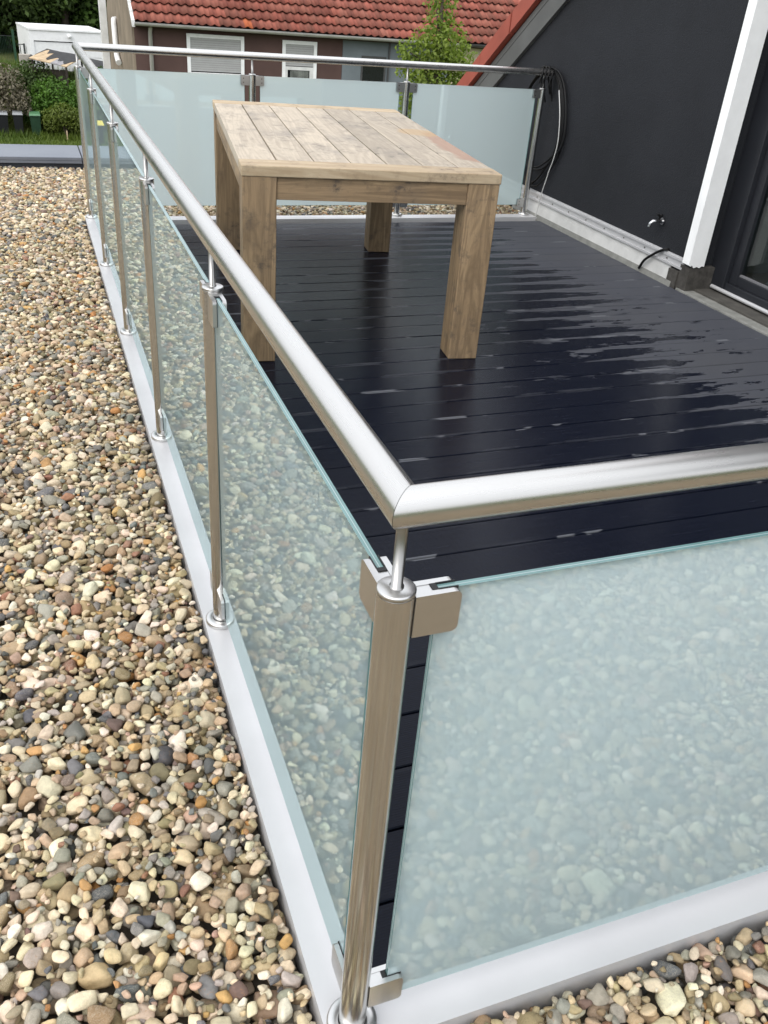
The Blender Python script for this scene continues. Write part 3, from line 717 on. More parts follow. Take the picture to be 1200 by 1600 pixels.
# ------------------------------------------------------------------ dark rendered house on the right
hs_ = empty('rendered_house', (3.33, 3.5, 0), 'anthracite rendered house wall with red trimmed sloping roof edge beside the deck', 'house')
def hb(mb, name, mat, parent=None):
    o = mb.build(name, mat); 
    o.parent = hs_ if parent is None else parent
    o.location = Vector((-3.33, -3.5, 0)) if parent is None else (0, 0, 0)
    return o
def W(y): return 0.805 + 0.692 * (6.387 - y)
ZW = -4.6
YR = 0.4; ZR = W(YR)
c = MB(); ye = 7.55
c.prism([(3.552, ZW), (ye, ZW), (ye, W(ye) + .1), (3.552, W(3.552) + .1)], 3.33, 3.55, 'x'); hb(c, 'wall', M['wall_dark'])
c = MB()    # wall round the door, set back
c.prism([(-3.0, -.05), (0.95, -.05), (0.95, 2.25), (3.551, 2.25), (3.551, W(3.551) + .1), (YR, ZR + .1), (-3.0, ZR - .692 * (YR + 3) + .1)], 3.62, 3.80, 'x'); hb(c, 'wall', M['wall_dark'])
c = MB(); c.box((3.551, ye - .2, ZW), (11, ye, W(ye) + .1)); hb(c, 'wall', M['wall_dark'])
c = MB(); c.box((3.81, -3.0, ZW), (11, -2.8, 2.6)); hb(c, 'wall', M['wall_dark'])
c = MB()    # roof slabs
c.prism([(8.0, W(8.0) + .235), (YR, ZR + .235), (YR, ZR + .36), (8.0, W(8.0) + .36)], 3.335, 11.3, 'x')
c.prism([(YR - .001, ZR + .235), (-3.4, ZR - .692 * (YR + 3.4) + .235), (-3.4, ZR - .692 * (YR + 3.4) + .36), (YR - .001, ZR + .36)], 3.335, 11.3, 'x'); roof_o = hb(c, 'roof', M['under_roof'])
c = MB(); c.prism([(7.9, W(7.9) - .005), (YR, ZR - .005), (YR, ZR + .212), (7.9, W(7.9) + .212)], 3.300, 3.3295, 'x')
c.prism([(7.9, W(7.9) + .155), (YR, ZR + .155), (YR, ZR + .165), (7.9, W(7.9) + .165)], 3.296, 3.2995, 'x'); hb(c, 'verge_trim', M['trim_grey'])
c = MB(); c.prism([(7.95, W(7.95) + .213), (YR, ZR + .213), (YR, ZR + .24), (7.95, W(7.95) + .24)], 3.31, 3.3345, 'x'); hb(c, 'verge_shadow_gap', M['black'])
y = 7.98; i = 0
while y > YR + .2:
    y2 = y - 0.46
    x_ = 3.262 - (0.004 if i % 2 else 0)
    c = MB(); c.prism([(y, W(y) + .232), (y2 + .012, W(y2 + .012) + .232), (y2 + .012, W(y2 + .012) + .375), (y, W(y) + .375)], x_, 3.3344, 'x'); hb(c, 'verge_panel', M['red_metal']); y = y2; i += 1
# white corner post, ragged at its foot, on a stub of bare masonry
c = MB(); top = 2.78
bot = [(3.290, .158), (3.303, .150), (3.315, .156), (3.33, .140), (3.352, .146), (3.372, .139), (3.390, .150), (3.405, .146)]
poly = [(3.290, top)] + bot + [(3.405, top)]
c.prism(poly, 3.503, 3.568, 'y'); hb(c, 'corner_post', M['white_paint'])
c = MB(); c.box((3.312, 3.512, DZ), (3.50, 3.60, .1375)); c.box((3.302, 3.6005, DZ), (3.3285, 3.69, .09)); hb(c, 'wall_stub', plain('bare_masonry', (0.050, 0.046, 0.041), 0.9, 0, 0.4, 30, 0.6, 60))
c = MB(); c.box((3.406, 3.555, .03), (3.414, 3.562, .19)); hb(c, 'edge_bead', M['alu'])
# membrane upstand with double aluminium rail along the wall foot
c = MB(); ya, yb = 3.70, L + .32
c.prism([(3.300, DZ - .01), (3.329, DZ - .01), (3.329, .104), (3.3215, .104)], ya, yb, 'y'); hb(c, 'membrane', M['membrane'])
c = MB(); c.prism([(3.294, DZ - .008), (3.2995, DZ - .008), (3.3062, .018), (3.301, .018)], 3.64, yb, 'y'); hb(c, 'membrane_fillet', M['membrane_grey'])
c = MB(); ya = 3.585
c.box((3.309, ya, .105), (3.329, yb, .118)); c.box((3.319, ya, .1185), (3.329, yb, .150)); c.box((3.312, ya, .1505), (3.329, yb, .164)); c.box((3.322, ya, .1645), (3.329, yb, .172))
hb(c, 'wall_rail', M['alu'])
for k in range(8):
    c = MB(); yy = 3.75 + k * .24; c.prism([(3.3165, .134 + 0)] and [(yy + .006 * math.cos(a * math.pi / 4), .134 + .006 * math.sin(a * math.pi / 4)) for a in range(8)], 3.3165, 3.3188, 'x'); hb(c, 'screw', M['screw'])
# threshold
c = MB(); c.box((3.3025, -.0, -.095), (3.385, 3.585, DZ + .012), 0, .004); hb(c, 'threshold', M['membrane_grey'])
c = MB(); c.box((3.3855, -.0, -.095), (3.62, 3.511, DZ + .022)); hb(c, 'threshold', M['sill_grey'])
# sliding door
dr = bpy.data.objects.new('sliding_door', None); link(dr, hs_); dr.location = (-3.33, -3.5, 0)
c = MB(); c.box((3.50, 3.405, .022), (3.62, 3.551, 2.25), 0, .003); c.box((3.50, .95, .022), (3.62, 1.05, 2.25), 0, .003); c.box((3.502, 1.0505, 2.15), (3.62, 3.4045, 2.25)); c.box((3.512, 1.0505, .022), (3.62, 3.4045, .075), 0, .003); hb(c, 'door_frame', M['frame_dark'], dr)
c = MB(); c.box((3.535, 3.345, .0755), (3.60, 3.4040, 2.149), 0, .003); c.box((3.535, 2.12, .0755), (3.60, 2.20, 2.149), 0, .003); c.box((3.537, 2.2005, .0755), (3.60, 3.3445, .130), 0, .003); c.box((3.537, 2.2005, 2.08), (3.60, 3.3445, 2.149), 0, .003); hb(c, 'door_leaf', M['frame_dark'], dr)
c = MB(); c.box((3.560, 2.2008, .1305), (3.572, 3.3442, 2.0795)); c.box((3.560, 1.051, .0758), (3.572, 2.119, 2.149)); hb(c, 'door_pane', M['door_glass'], dr)
c = MB(); c.box((3.5445, 2.205, .131), (3.5590, 3.340, .142)); hb(c, 'glazing_bead', plain('bead_grey', (0.16, 0.16, 0.17), .5), dr)
c = MB(); c.tube([(3.500, .99, .028), (3.500, 3.50, .028)], .012, 12); hb(c, 'sill_bar', M['alu'], dr)
# room behind the door
c = MB(); c.box((3.63, -2.7, -.05), (8.0, 3.8, .03)); hb(c, 'room_floor', M['inside_floor'])
for lo, hi in (((8.0, -2.7, .03), (8.1, 3.8, 2.3)), ((3.81, 3.7, .0305), (7.999, 3.799, 2.3)), ((3.81, -2.75, .0305), (7.999, -2.65, 2.3)), ((3.81, -2.6, 2.3005), (8.1, 3.7, 2.36))):
    c = MB(); c.box(lo, hi); hb(c, 'room_wall', M['inside'])
def slipper(x, y, rz, mat, label):
    t = NT; e = MB(); n = 14; rows = []
    for i in range(n + 1):
        s = i / n; w_ = .045 * (math.sin(math.pi * min(1, max(.03, s)) ** .8) ** .5 + .15); h_ = .09 * math.sin(math.pi * (0.06 + .9 * s)) ** .7 * (1.0 if s < .55 else 1 - .35 * (s - .55))
        rows.append([((s - .5) * .24, w_ * math.cos(math.pi * k / 10), .03 + h_ * math.sin(math.pi * k / 10)) for k in range(11)])
    vs = [p for r in rows for p in r]; fs = [(i * 11 + k, i * 11 + k + 1, (i + 1) * 11 + k + 1, (i + 1) * 11 + k) for i in range(n) for k in range(10)]
    rt = empty('slipper', (x, y, .0305), label, 'slipper', rz=rz)
    e.add(vs, fs, 0, True); e.build('upper', mat, rt)
    s_ = MB(); pl = [((.125) * math.cos(a) , .05 * math.sin(a)) for a in [2 * math.pi * k / 20 for k in range(20)]]; s_.prism(pl, 0, .0305, 'z'); s_.build('sole', M['rubber'], rt)
slipper(3.72, 3.22, R(70), M['slipper'], 'dark grey slipper on the floor behind the door glass, nearer the frame corner')
slipper(3.73, 3.02, R(60), M['slipper2'], 'taupe slipper on the floor behind the door glass, farther from the frame corner')
# tap
tp = bpy.data.objects.new('tap', None); link(tp, hs_); tp.location = (-.0005, .38, .325)
c = MB(); c.tube([(0, 0, 0), (-.012, 0, 0)], .021, 20); c.tube([(-.012, 0, 0), (-.055, 0, .002), (-.075, 0.006, 0), (-.088, .010, -.014), (-.092, .012, -.035)], [.0115, .0115, .0105, .010, .0095], 16); c.build('tap_body', M['chrome'], tp)
c = MB(); c.tube([(-.036, 0, .008), (-.036, 0, .034)], .007, 12); c.tube([(-.036, -.022, .038), (-.036, .022, .038)], .0075, 12); c.tube([(-.053, 0, .038), (-.018, 0, .038)], .0065, 12); c.build('tap_handle', M['black'], tp)

# cables
def smooth_path(pts, n=8):
    P = [Vector(p) for p in pts]; P = [2 * P[0] - P[1]] + P + [2 * P[-1] - P[-2]]; out = []
    for i in range(1, len(P) - 2):
        for k in range(n):
            t = k / n; a, b_, c_, d = P[i - 1], P[i], P[i + 1], P[i + 2]
            out.append(0.5 * ((2 * b_) + (c_ - a) * t + (2 * a - 5 * b_ + 4 * c_ - d) * t * t + (3 * b_ - a - 3 * c_ + d) * t ** 3))
    out.append(P[-2]); return out
c = MB()
for k in range(5):
    dx = -.007 * (k % 3); dy = [0, .034, -.034, .07, .015][k]; zb = [.205, .235, .33, .215, .34][k]; up_ = [0, .05, .13, .02, .12][k]; o_ = .012 * k
    path = [(3.305 + dx, 5.60 + o_, .995), (3.292 + dx, 5.52 + o_, 1.030), (3.292 + dx, 5.40 + dy, 1.022), (3.298 + dx, 5.30 + dy, .955), (3.302 + dx, 5.225 + dy, .83), (3.303 + dx, 5.175 + dy, .66), (3.303 + dx, 5.19 + dy, .50 + up_ * .3),
            (3.303 + dx, 5.28 + dy, .36 + up_ * .7), (3.303 + dx, 5.42 + dy, zb + .02), (3.303 + dx, 5.56, zb), (3.304 + dx, 5.71, zb + .06), (3.304 + dx, 5.83, zb + .25), (3.305 + dx, 5.84, .70), (3.305 + dx, 5.75, .88), (3.305 + dx, 5.60 + o_, .995)]
    c.tube(smooth_path(path, 7), .0062, 8)
for k in range(4):                                                                    # short turns slung over the rail end
    x_ = 3.20 + .028 * k; z_ = [.93, .90, .955, .91][k]
    c.tube(smooth_path([(x_ - .03, L - .030, z_), (x_ - .015, L - .033, .985), (x_, L - .012, 1.0295), (x_ + .012, L + .016, 1.0275), (x_ + .02, L + .032, .985), (x_ + .03, L + .030, z_ - .02), (x_ + .05, L + .02, z_ - .10)], 6), .0062, 8)
tag(c.build('cable_coil', M['black']), 'black cable coil hung over the end of the back handrail', 'cable')
c = MB(); c.tube(smooth_path([(3.283, 5.305, .90), (3.280, 5.235, .745), (3.280, 5.20, .58), (3.280, 5.22, .453), (3.279, 5.255, .36), (3.281, 5.275, .30), (3.282, 5.31, .197), (3.284, 5.33, .099), (3.285, 5.35, .012)], 8), .0038, 10)
tag(c.build('white_cable', M['white_cable']), 'thin white cable hanging in front of the black coil down to the deck', 'cable')
c = MB(); c.tube(smooth_path([(3.331, 3.765, .182), (3.312, 3.771, .180), (3.300, 3.80, .166), (3.293, 3.86, .125), (3.288, 3.925, .070), (3.286, 3.96, .008)], 8), .0085, 10)
tag(c.build('cable_stub', M['black']), 'short black hose end bent over the wall foot rail beside the white post', 'hose')

# ------------------------------------------------------------------ terraced houses beyond the glass
YH = 24.0; ZE = 0.17; PT = R(35); TWD, TLN = 0.205, 0.33
def tile_mesh():
    n = 8; vs = []; fs = []
    for s in range(2):
        y = 0.0 if s == 0 else 0.365; lift = 0.052 if s == 0 else 0.0
        for k in range(n + 1):
            u_ = k / n; z = 0.042 * (0.5 - 0.5 * math.cos(2 * math.pi * min(1, u_ / .62))) if u_ < .62 else -0.012 * math.sin(math.pi * (u_ - .62) / .38)
            vs.append(((u_ - .5) * (TWD + .012), y, z + lift))
    for k in range(n): fs.append((k, k + 1, n + 1 + k + 1, n + 1 + k))
    b0 = len(vs)
    for k in range(n + 1): vs.append((vs[k][0], 0.004, vs[k][2] - .011))
    for k in range(n): fs.append((b0 + k, b0 + k + 1, k + 1, k))
    c = MB(); c.add(vs, fs, 0, True); return c
TILE = tile_mesh(); tile_me = TILE.mesh('roof_tile', M['tile'])
def roof(house, x0, x1, base, rows_single, rows_all, special=()):
    """house Empty sits at the world origin; tiles are laid along the eaves"""
    ct, st_ = math.cos(PT), math.sin(PT); ye_, ze_ = YH - .28, ZE + .03
    ln = rows_all * TLN + .1
    c = MB(); nrm = (-st_ * .03, -ct * .03)
    c.prism([(ye_ + .05, ze_ - .02), (ye_ + ln * ct, ze_ + ln * st_ - .03), (ye_ + ln * ct, ze_ + ln * st_ - .16), (ye_ + .05, ze_ - .10)], x0, x1, 'x')
    c.prism([(ye_ + ln * ct + .001, ze_ + ln * st_ - .03), (ye_ + 2 * ln * ct, ze_ - .03), (ye_ + 2 * ln * ct, ze_ - .16), (ye_ + ln * ct + .001, ze_ + ln * st_ - .16)], x0, x1, 'x')
    ro = c.build('roof', M['under_roof'], house)
    nx_ = int(round((x1 - x0) / TWD)); mass = MB(); rgn = random.Random(int(x0 * 10))
    Rm = Matrix.Rotation(PT, 4, 'X')
    for r in range(rows_all):
        for k in range(nx_):
            px = x0 + (k + .5) * (x1 - x0) / nx_; py = ye_ + r * TLN * ct; pz = ze_ + r * TLN * st_
            if r < rows_single:
                o = inst('roof_tile', tile_me, ro, (px + rgn.uniform(-.004, .004), py, pz + rgn.uniform(-.003, .004)), (PT + rgn.uniform(-.012, .012), 0, rgn.uniform(-.012, .012)))
                f = rgn.uniform(.8, 1.15); g_ = rgn.uniform(.9, 1.12)
                o.color = (base[0] * f, base[1] * f * g_, base[2] * f * g_, 1)
                if (r, k) in special: o.color = (0.55, 0.15, 0.06, 1)
            else:
                Mx = Matrix.Translation((px, py, pz)) @ Rm
                mass.add([(Mx @ Vector(v_))[:] for v_ in TILE.v], TILE.f, 0, True)
    o = mass.build('roof_tiles', M['tile'], ro); o.color = (*base, 1); o['kind'] = 'stuff'
    return ro
def window(house, x0, x1, z1, z0, shut=1.0, framed=True, curtain=True):
    y = YH
    if framed:
        t_ = .085
        c = MB(); c.box((x0, y - .045, z0), (x0 + t_, y - .002, z1)); c.box((x1 - t_, y - .045, z0), (x1, y - .002, z1)); c.box((x0 + t_ + .001, y - .044, z1 - t_), (x1 - t_ - .001, y - .002, z1)); c.box((x0 + t_ + .001, y - .044, z0), (x1 - t_ - .001, y - .002, z0 + t_))
        wd = c.build('window', M['white_paint'], house); xi0, xi1, zt, zb = x0 + t_ + .002, x1 - t_ - .002, z1 - t_ - .002, z0 + t_ + .002
    else:
        c = MB(); c.box((x0, y - .012, z0), (x0 + .05, y - .002, z1)); c.box((x1 - .05, y - .012, z0), (x1, y - .002, z1)); c.box((x0 + .051, y - .012, z1 - .12), (x1 - .051, y - .002, z1))
        wd = c.build('window', M['gutter_dark'], house); xi0, xi1, zt, zb = x0 + .052, x1 - .052, z1 - .122, z0
    zs = zt - (zt - zb) * shut; k = 0; z = zt
    sl = MB(); sl.box((0, -.005, -.048), (xi1 - xi0, 0, -.002)); sme = sl.mesh('shutter_slat', M['shutter'])
    while shut > 0 and z > zs + .02:
        inst('shutter_slat', sme, wd, (xi0, y - .018 - .003 * (k % 2), z)); z -= .05; k += 1
    if shut < 1:
        f0 = .06
        c = MB(); c.box((xi0, y - .03, zb), (xi0 + f0, y - .004, zs - .02)); c.box((xi1 - f0 * 1.6, y - .03, zb), (xi1, y - .004, zs - .02)); c.box((xi0 + f0 + .001, y - .03, zs - .10), (xi1 - f0 * 1.6 - .001, y - .004, zs - .02))
        if framed: c.build('sash', M['white_dull'], wd)
        c = MB(); c.box((xi0, y - .012, zb), (xi1, y - .009, zs)); c.build('window_pane', M['dark_window'], wd)
        if curtain:
            c = MB(); n = 24
            for q in range(n):
                xa = xi0 + f0 + (xi1 - xi0 - 2.2 * f0) * (.12 + .8 * q / n); c.box((xa, y - .0155 - .002 * (q % 3), zb), (xa + .018, y - .0125, zs - .11))
            c.build('curtain', M['curtain'], wd)
    c = MB(); c.box((x0 - .03, y - .09, z0 - .04), (x1 + .03, y - .002, z0 - .001)); c.build('sill', M['concrete'], wd)
    return wd
def house(name, label, x0, x1, wallmat, tilec, rows_single, special=(), gut='gutter', gable=None):
    h = empty(name, (0, 0, 0), label, 'house')
    DB = YH + 6.6; c = MB(); c.box((x0 + .002, YH, -4.6), (x1 - .002, YH + .3, ZE + .04)); c.build('wall', wallmat, h); c = MB(); c.box((x0 + .002, DB - .3, -4.6), (x1 - .002, DB, ZE + .04)); c.build('wall', wallmat, h)
    roof(h, x0, x1, tilec, rows_single, 13, special)
    c = MB(); pr = [(-.075 * math.cos(a), -.075 * math.sin(a)) for a in [math.pi * k / 8 for k in range(9)]]; po = [(p[0] * .86, p[1] * .86 ) for p in pr][::-1]
    c.prism([(YH - .33 + p[0], ZE + .035 + p[1]) for p in pr + po], x0 - .02, x1 - .001, 'x'); gm = c.build('gutter', M[gut], h)
    c = MB(); c.box((x0 + .003, YH - .26, ZE - .06), (x1 - .003, YH - .002, ZE - .03)); c.build('soffit', M['under_roof'], h)
    return h
TC = (0.245, 0.080, 0.056)
h1 = house('brown_house', 'brown rendered terraced house with half lowered grey shutters under red tiles', 2.36, 7.72, M['wall_brown'], TC, 9, special=((0, 13),))
# bare gable of the brown house
ct, st_ = math.cos(PT), math.sin(PT); ln = 13 * TLN + .1; yr = YH - .28 + ln * ct; zr = ZE + .03 + ln * st_
c = MB(); c.prism([(YH + .001, -4.6), (YH + 6.6, -4.6), (YH + 6.6, ZE - .02), (yr, zr - .18), (YH + .001, ZE - .02)], 2.361, 2.36 + .25, 'x'); 
h1w = c.build('gable_wall', M['wall_gable'], h1); h1w.location.x = -.05
c = MB()
for r in range(13): 
    yy, zz = YH - .28 + r * TLN * ct, ZE + .03 + r * TLN * st_
    c.prism([(yy - .01, zz - .10), (yy + .29, zz + .12), (yy + .29, zz + .20), (yy - .01, zz + .045)], 2.29, 2.365, 'x')
c.build('verge_tiles', M['white_dull'], h1)
c = MB(); c.tube([(2.735, YH - .25, ZE), (2.735, YH - .06, ZE - .18), (2.735, YH - .06, -4.4)], .05, 12); c.build('downpipe', M['gutter'], h1)
c = MB(); c.tube([(2.32, 27.85, .02), (2.24, 27.75, .02), (2.22, 27.6, -.06), (2.22, 27.5, -.7), (2.22, 27.4, -.85), (2.22, 27.0, -.98)], .075, 10); c.build('vent_pipe', M['white_dull'], h1)
c = MB(); c.box((2.10, 30.62, -4.6), (2.302, 30.9, 3.0)); c.build('corner_board', M['white_dull'], h1)
window(h1, 3.62, 5.07, .022, -.93, .97); window(h1, 6.075, 7.005, .004, -1.35, .42)
h2 = house('grey_house', 'blue grey pebbledash terraced house between the brown and cream ones', 7.724, 10.95, M['wall_grey'], (0.25, 0.084, 0.060), 10)
window(h2, 8.26, 8.97, -.25, -1.3, 0.0, False, False); window(h2, 9.98, 10.6, -.3, -1.3, 0.0, False, False)
c = MB(); c.box((9.02, YH - .05, -4.5), (9.06, YH - .002, ZE - .07)); c.build('wall_joint', M['gutter_dark'], h2)
h3 = house('cream_house', 'cream rendered terraced house partly hidden behind the slender tree', 10.954, 15.5, M['wall_cream'], (0.255, 0.086, 0.061), 10, gut='gutter_dark')
window(h3, 13.0, 14.2, -.3, -1.4, .5)

# ------------------------------------------------------------------ plants
def leaves(name, lobes, n, size, mat, seed, shell=.55, parent=None, loc=(0, 0, 0), droop=0.3):
    rg = np.random.default_rng(seed)
    lobes = [(np.array(c_, float), np.array(r_, float)) for c_, r_ in lobes]
    wts = np.array([np.prod(r_) ** (2 / 3) for _, r_ in lobes]); wts /= wts.sum()
    li = rg.choice(len(lobes), n, p=wts)
    d = rg.normal(size=(n, 3)); d /= np.linalg.norm(d, axis=1)[:, None]
    rad = 1 - shell * rg.random(n) ** 1.6
    # ragged, clumped surface
    cl = rg.normal(size=(40, 3)); cl /= np.linalg.norm(cl, axis=1)[:, None]
    near = (d @ cl.T).max(1); rad *= 0.66 + 0.42 * sst(.72, .99, near) + rg.normal(0, .05, n)
    C_ = np.array([l[0] for l in lobes])[li]; Rr = np.array([l[1] for l in lobes])[li]
    P = C_ + d * Rr * rad[:, None]
    nrm = d * .6 + rg.normal(0, .65, (n, 3)) + np.array([0, 0, .35]); nrm /= np.linalg.norm(nrm, axis=1)[:, None]
    t1 = np.cross(nrm, rg.normal(size=(n, 3))); t1 /= np.linalg.norm(t1, axis=1)[:, None]; t2 = np.cross(nrm, t1)
    s = size * rg.uniform(.6, 1.35, n)[:, None]
    V = np.empty((n, 4, 3)); V[:, 0] = P - t1 * s * .62; V[:, 1] = P + t2 * s * .36 + nrm * s * .08; V[:, 2] = P + t1 * s * .62 - np.array([0, 0, droop]) * s * .3; V[:, 3] = P - t2 * s * .36 + nrm * s * .08
    me = bpy.data.meshes.new(name); me.vertices.add(4 * n); me.vertices.foreach_set('co', V.ravel())
    me.loops.add(4 * n); me.loops.foreach_set('vertex_index', np.arange(4 * n)); me.polygons.add(n)
    me.polygons.foreach_set('loop_start', np.arange(0, 4 * n, 4)); me.polygons.foreach_set('loop_total', np.full(n, 4))
    me.update()
    a = me.attributes.new('leafv', 'FLOAT', 'FACE'); a.data.foreach_set('value', np.clip(rg.beta(1.6, 1.8, n) + .25 * (cl[:, 2][(d @ cl.T).argmax(1)] * 0) + .18 * np.sin(7 * li), 0, 1).astype(np.float32))
    me.materials.append(mat)
    return inst(name, me, parent, loc)
def trunk(parent, pts, r0, r1, limbs=(), name='trunk'):
    c = MB(); P = smooth_path(pts, 4); c.tube(P, [r0 + (r1 - r0) * i / (len(P) - 1) for i in range(len(P))], 8)
    for a, b_, r in limbs:
        mid = (Vector(a) + Vector(b_)) / 2 + Vector((0, 0, .08)); Q = smooth_path([a, mid, b_], 4); c.tube(Q, [r * (1 - .75 * i / (len(Q) - 1)) for i in range(len(Q))], 6)
    return c.build(name, M['bark'], parent)
def tree(loc, label, lobes, n, size, mat, tr_pts, r0, limbs, seed, name='leafy_tree', cat='tree', group=None, shell=.55):
    t = empty(name, loc, label, cat, group)
    trunk(t, tr_pts, r0, r0 * .35, limbs); leaves('crown', lobes, n, size, mat, seed, shell, t); return t
# slender young tree behind the back rail (15 m away)
gz = float(terrain(6.5, 15.0)); zt = -gz
rgt = random.Random(12); lob = []; limbs = []
def up(z): return z - gz
for (x, z, rx, rz) in ((0.0, .02, .50, .42), (-.22, .30, .30, .30), (.25, .33, .36, .30), (.0, .55, .38, .30), (-.32, -.1, .3, .3), (.36, 0.0, .30, .26), (-.05, .85, .30, .30), (.12, 1.15, .24, .30), (-.14, 1.3, .16, .25), (.05, 1.55, .16, .30), (-.62, .5, .11, .17), (-.58, .22, .15, .16), (-.45, .1, .2, .16), (.5, .66, .12, .2), (.45, -.3, .3, .25), (-.42, .42, .24, .26), (.50, .28, .26, .3), (.60, .05, .2, .22), (-.5, -.25, .3, .3), (.2, .8, .28, .24), (-.28, .68, .22, .22), (.22, .42, .4, .3), (-.2, -.55, .5, .4), (.2, -.9, .5, .45), (-.3, -1.2, .4, .4), (0, -1.5, .45, .4)):
    lob.append(((x, rgt.uniform(-.18, .18), up(z)), (rx, max(rx, .2), rz))); limbs.append(((x * .15, 0, up(z) - .45 if up(z) > 2.2 else 1.8), (x * .9, 0, up(z)), .022))
tree((6.52, 15.0, gz), 'slender light green young tree in front of the red tiled roofs', lob, 8200, .06, M['leaf_tree'], [(0.05, 0, 0), (.0, 0, 2.0), (.03, 0, up(.2)), (.02, 0, up(1.5))], .06, limbs, 4, 'young_tree', shell=.8)
# wood on the slope behind the garage
big = [((0, 0, 4.6), (2.6, 2.4, 2.6)), ((-1.6, -.4, 3.2), (1.9, 1.7, 1.7)), ((1.7, .2, 3.5), (1.9, 1.8, 1.8)), ((.5, -.6, 6.3), (1.7, 1.6, 1.6)), ((-.8, -1.2, 1.7), (2.0, 1.4, 1.5)), ((1.1, -1.2, 1.6), (1.9, 1.4, 1.4))]
wood_spots = [(-7.5, 47.5, 1.05, 'tall dark tree far left of the white garage'), (-3.6, 46.6, .95, 'dark tree left behind the green fence post'), (-0.6, 48.2, 1.1, 'broad dark tree behind the left corner of the white garage'), (1.9, 47.2, 1.0, 'dark tree behind the middle of the white garage roof'), (4.3, 48.8, 1.1, 'brighter green tree between garage and beige gable wall'), (7.5, 47.5, 1.1, 'dark tree hidden behind the beige gable'), (-11.5, 49, 1.2, 'dark tree at the far left end of the wood'), (-16.5, 47, 1.2, 'outermost dark tree left of the garden'), (2.8, 53.5, 1.35, 'tall tree rising in the second row behind the garage'), (-2.2, 54, 1.35, 'tall tree in the second row left of the garage'), (-7.5, 54.5, 1.35, 'tall tree in the second row at the far left'), (7.6, 54.5, 1.35, 'tall tree in the second row behind the gable')]
variants = [leaves('crown', big, 15000, .21, M['leaf_wood'], 40 + k, .6).data for k in range(2)] + [leaves('crown', big, 15000, .21, M['leaf_mid'], 44, .6).data]
for o in [o for o in COL.objects if o.name.startswith('crown') and o.parent is None]: bpy.data.objects.remove(o)
tk = MB(); tk.tube([(0, 0, -.5), (.1, 0, 1.5), (0, .1, 4.5)], [.22, .18, .08], 8)
for a in ((-1.5, -.3, 3.4), (1.6, .2, 3.7), (.5, -.5, 6.0)): tk.tube([(0.05, 0, 1.6), (a[0] * .5, a[1] * .5, 2.6), a], [.1, .07, .03], 6)
tk_me = tk.mesh('trunk', M['bark'])
for i, (x, y, s, lab) in enumerate(wood_spots):
    t = empty('woodland_tree', (x, y, float(terrain(x, y)) - .2), lab, 'tree', 'trees on the slope behind the garden', rz=i * 1.3); t.scale = (s, s, s * .95)
    inst('trunk', tk_me, t); inst('crown', variants[2 if i in (4, 8) else i % 2], t)
def bush(x, y, z, label, lobes, n, size, mat, seed, cat='bush', name='garden_bush'):
    t = empty(name, (x, y, z), label, cat)
    c = MB()
    for k in range(5):
        a = k * 1.26; c.tube([(0, 0, -.2), (.12 * math.cos(a), .12 * math.sin(a), .3), (.35 * math.cos(a), .3 * math.sin(a), .7)], [.03, .022, .008], 6)
    c.build('stem', M['bark'], t); leaves('foliage', lobes, n, size, mat, seed, .6, t)
bush(-.80, 36.4, -3.55, 'dry grey brown shrub at the left above the black bins', [((0, 0, .75), (.55, .45, .75)), ((-.45, .1, .9), (.5, .4, .7)), ((.35, -.1, .3), (.35, .35, .45)), ((-.5, -.1, .2), (.5, .4, .5))], 3000, .085, M['leaf_dry'], 61)
bush(.10, 37.3, -2.9, 'dark green bush in front of the tattered shed roof', [((0, 0, .45), (.65, .5, .5)), ((-.5, 0, .35), (.45, .45, .4)), ((.35, -.1, .1), (.5, .4, .5)), ((-.3, -.2, -.1), (.6, .5, .45))], 4200, .09, M['leaf_wood'], 62)
bush(.75, 36.7, -3.4, 'bright green mound of ground cover below the shed', [((.1, .2, .6), (.9, .5, .35)), ((-.75, 0, -.3), (.5, .4, .45)), ((-.25, 0, .35), (.75, .55, .45)), ((.45, .1, .15), (.6, .5, .42)), ((-.5, -.1, -.05), (.5, .45, .45)), ((.1, -.2, -.1), (.8, .5, .4))], 5200, .085, M['leaf_bright'], 63)
bush(.95, 35.9, -4.15, 'yellow green shrub beside the green bin', [((0, 0, .55), (.55, .4, .42)), ((-.4, 0, .4), (.4, .35, .38)), ((.5, 0, .35), (.5, .4, .4)), ((1.1, .1, .35), (.5, .4, .45))], 4200, .075, M['leaf_yellow'], 64)
bush(2.6, 37.2, -3.3, 'green bush behind the far end of the left glass', [((0, 0, .5), (.9, .6, .7)), ((.8, 0, .3), (.8, .6, .6))], 3500, .1, M['leaf_mid'], 65)
for k, (x, y, lab) in enumerate(((-3.2, 36.6, 'leafy bush left of the bins at the edge of the lawn'), (-5.2, 37, 'wide green bush at the far left of the garden bank'), (-8.0, 38, 'round green bush farther left on the bank'))):
    bush(x, y, float(terrain(x, y)) - .1, lab, [((0, 0, .9), (1.1, .8, .9)), ((.8, .1, .6), (.8, .7, .7)), ((-.8, 0, .6), (.9, .7, .7))], 4500, .12, M['leaf_mid'], 70 + k)
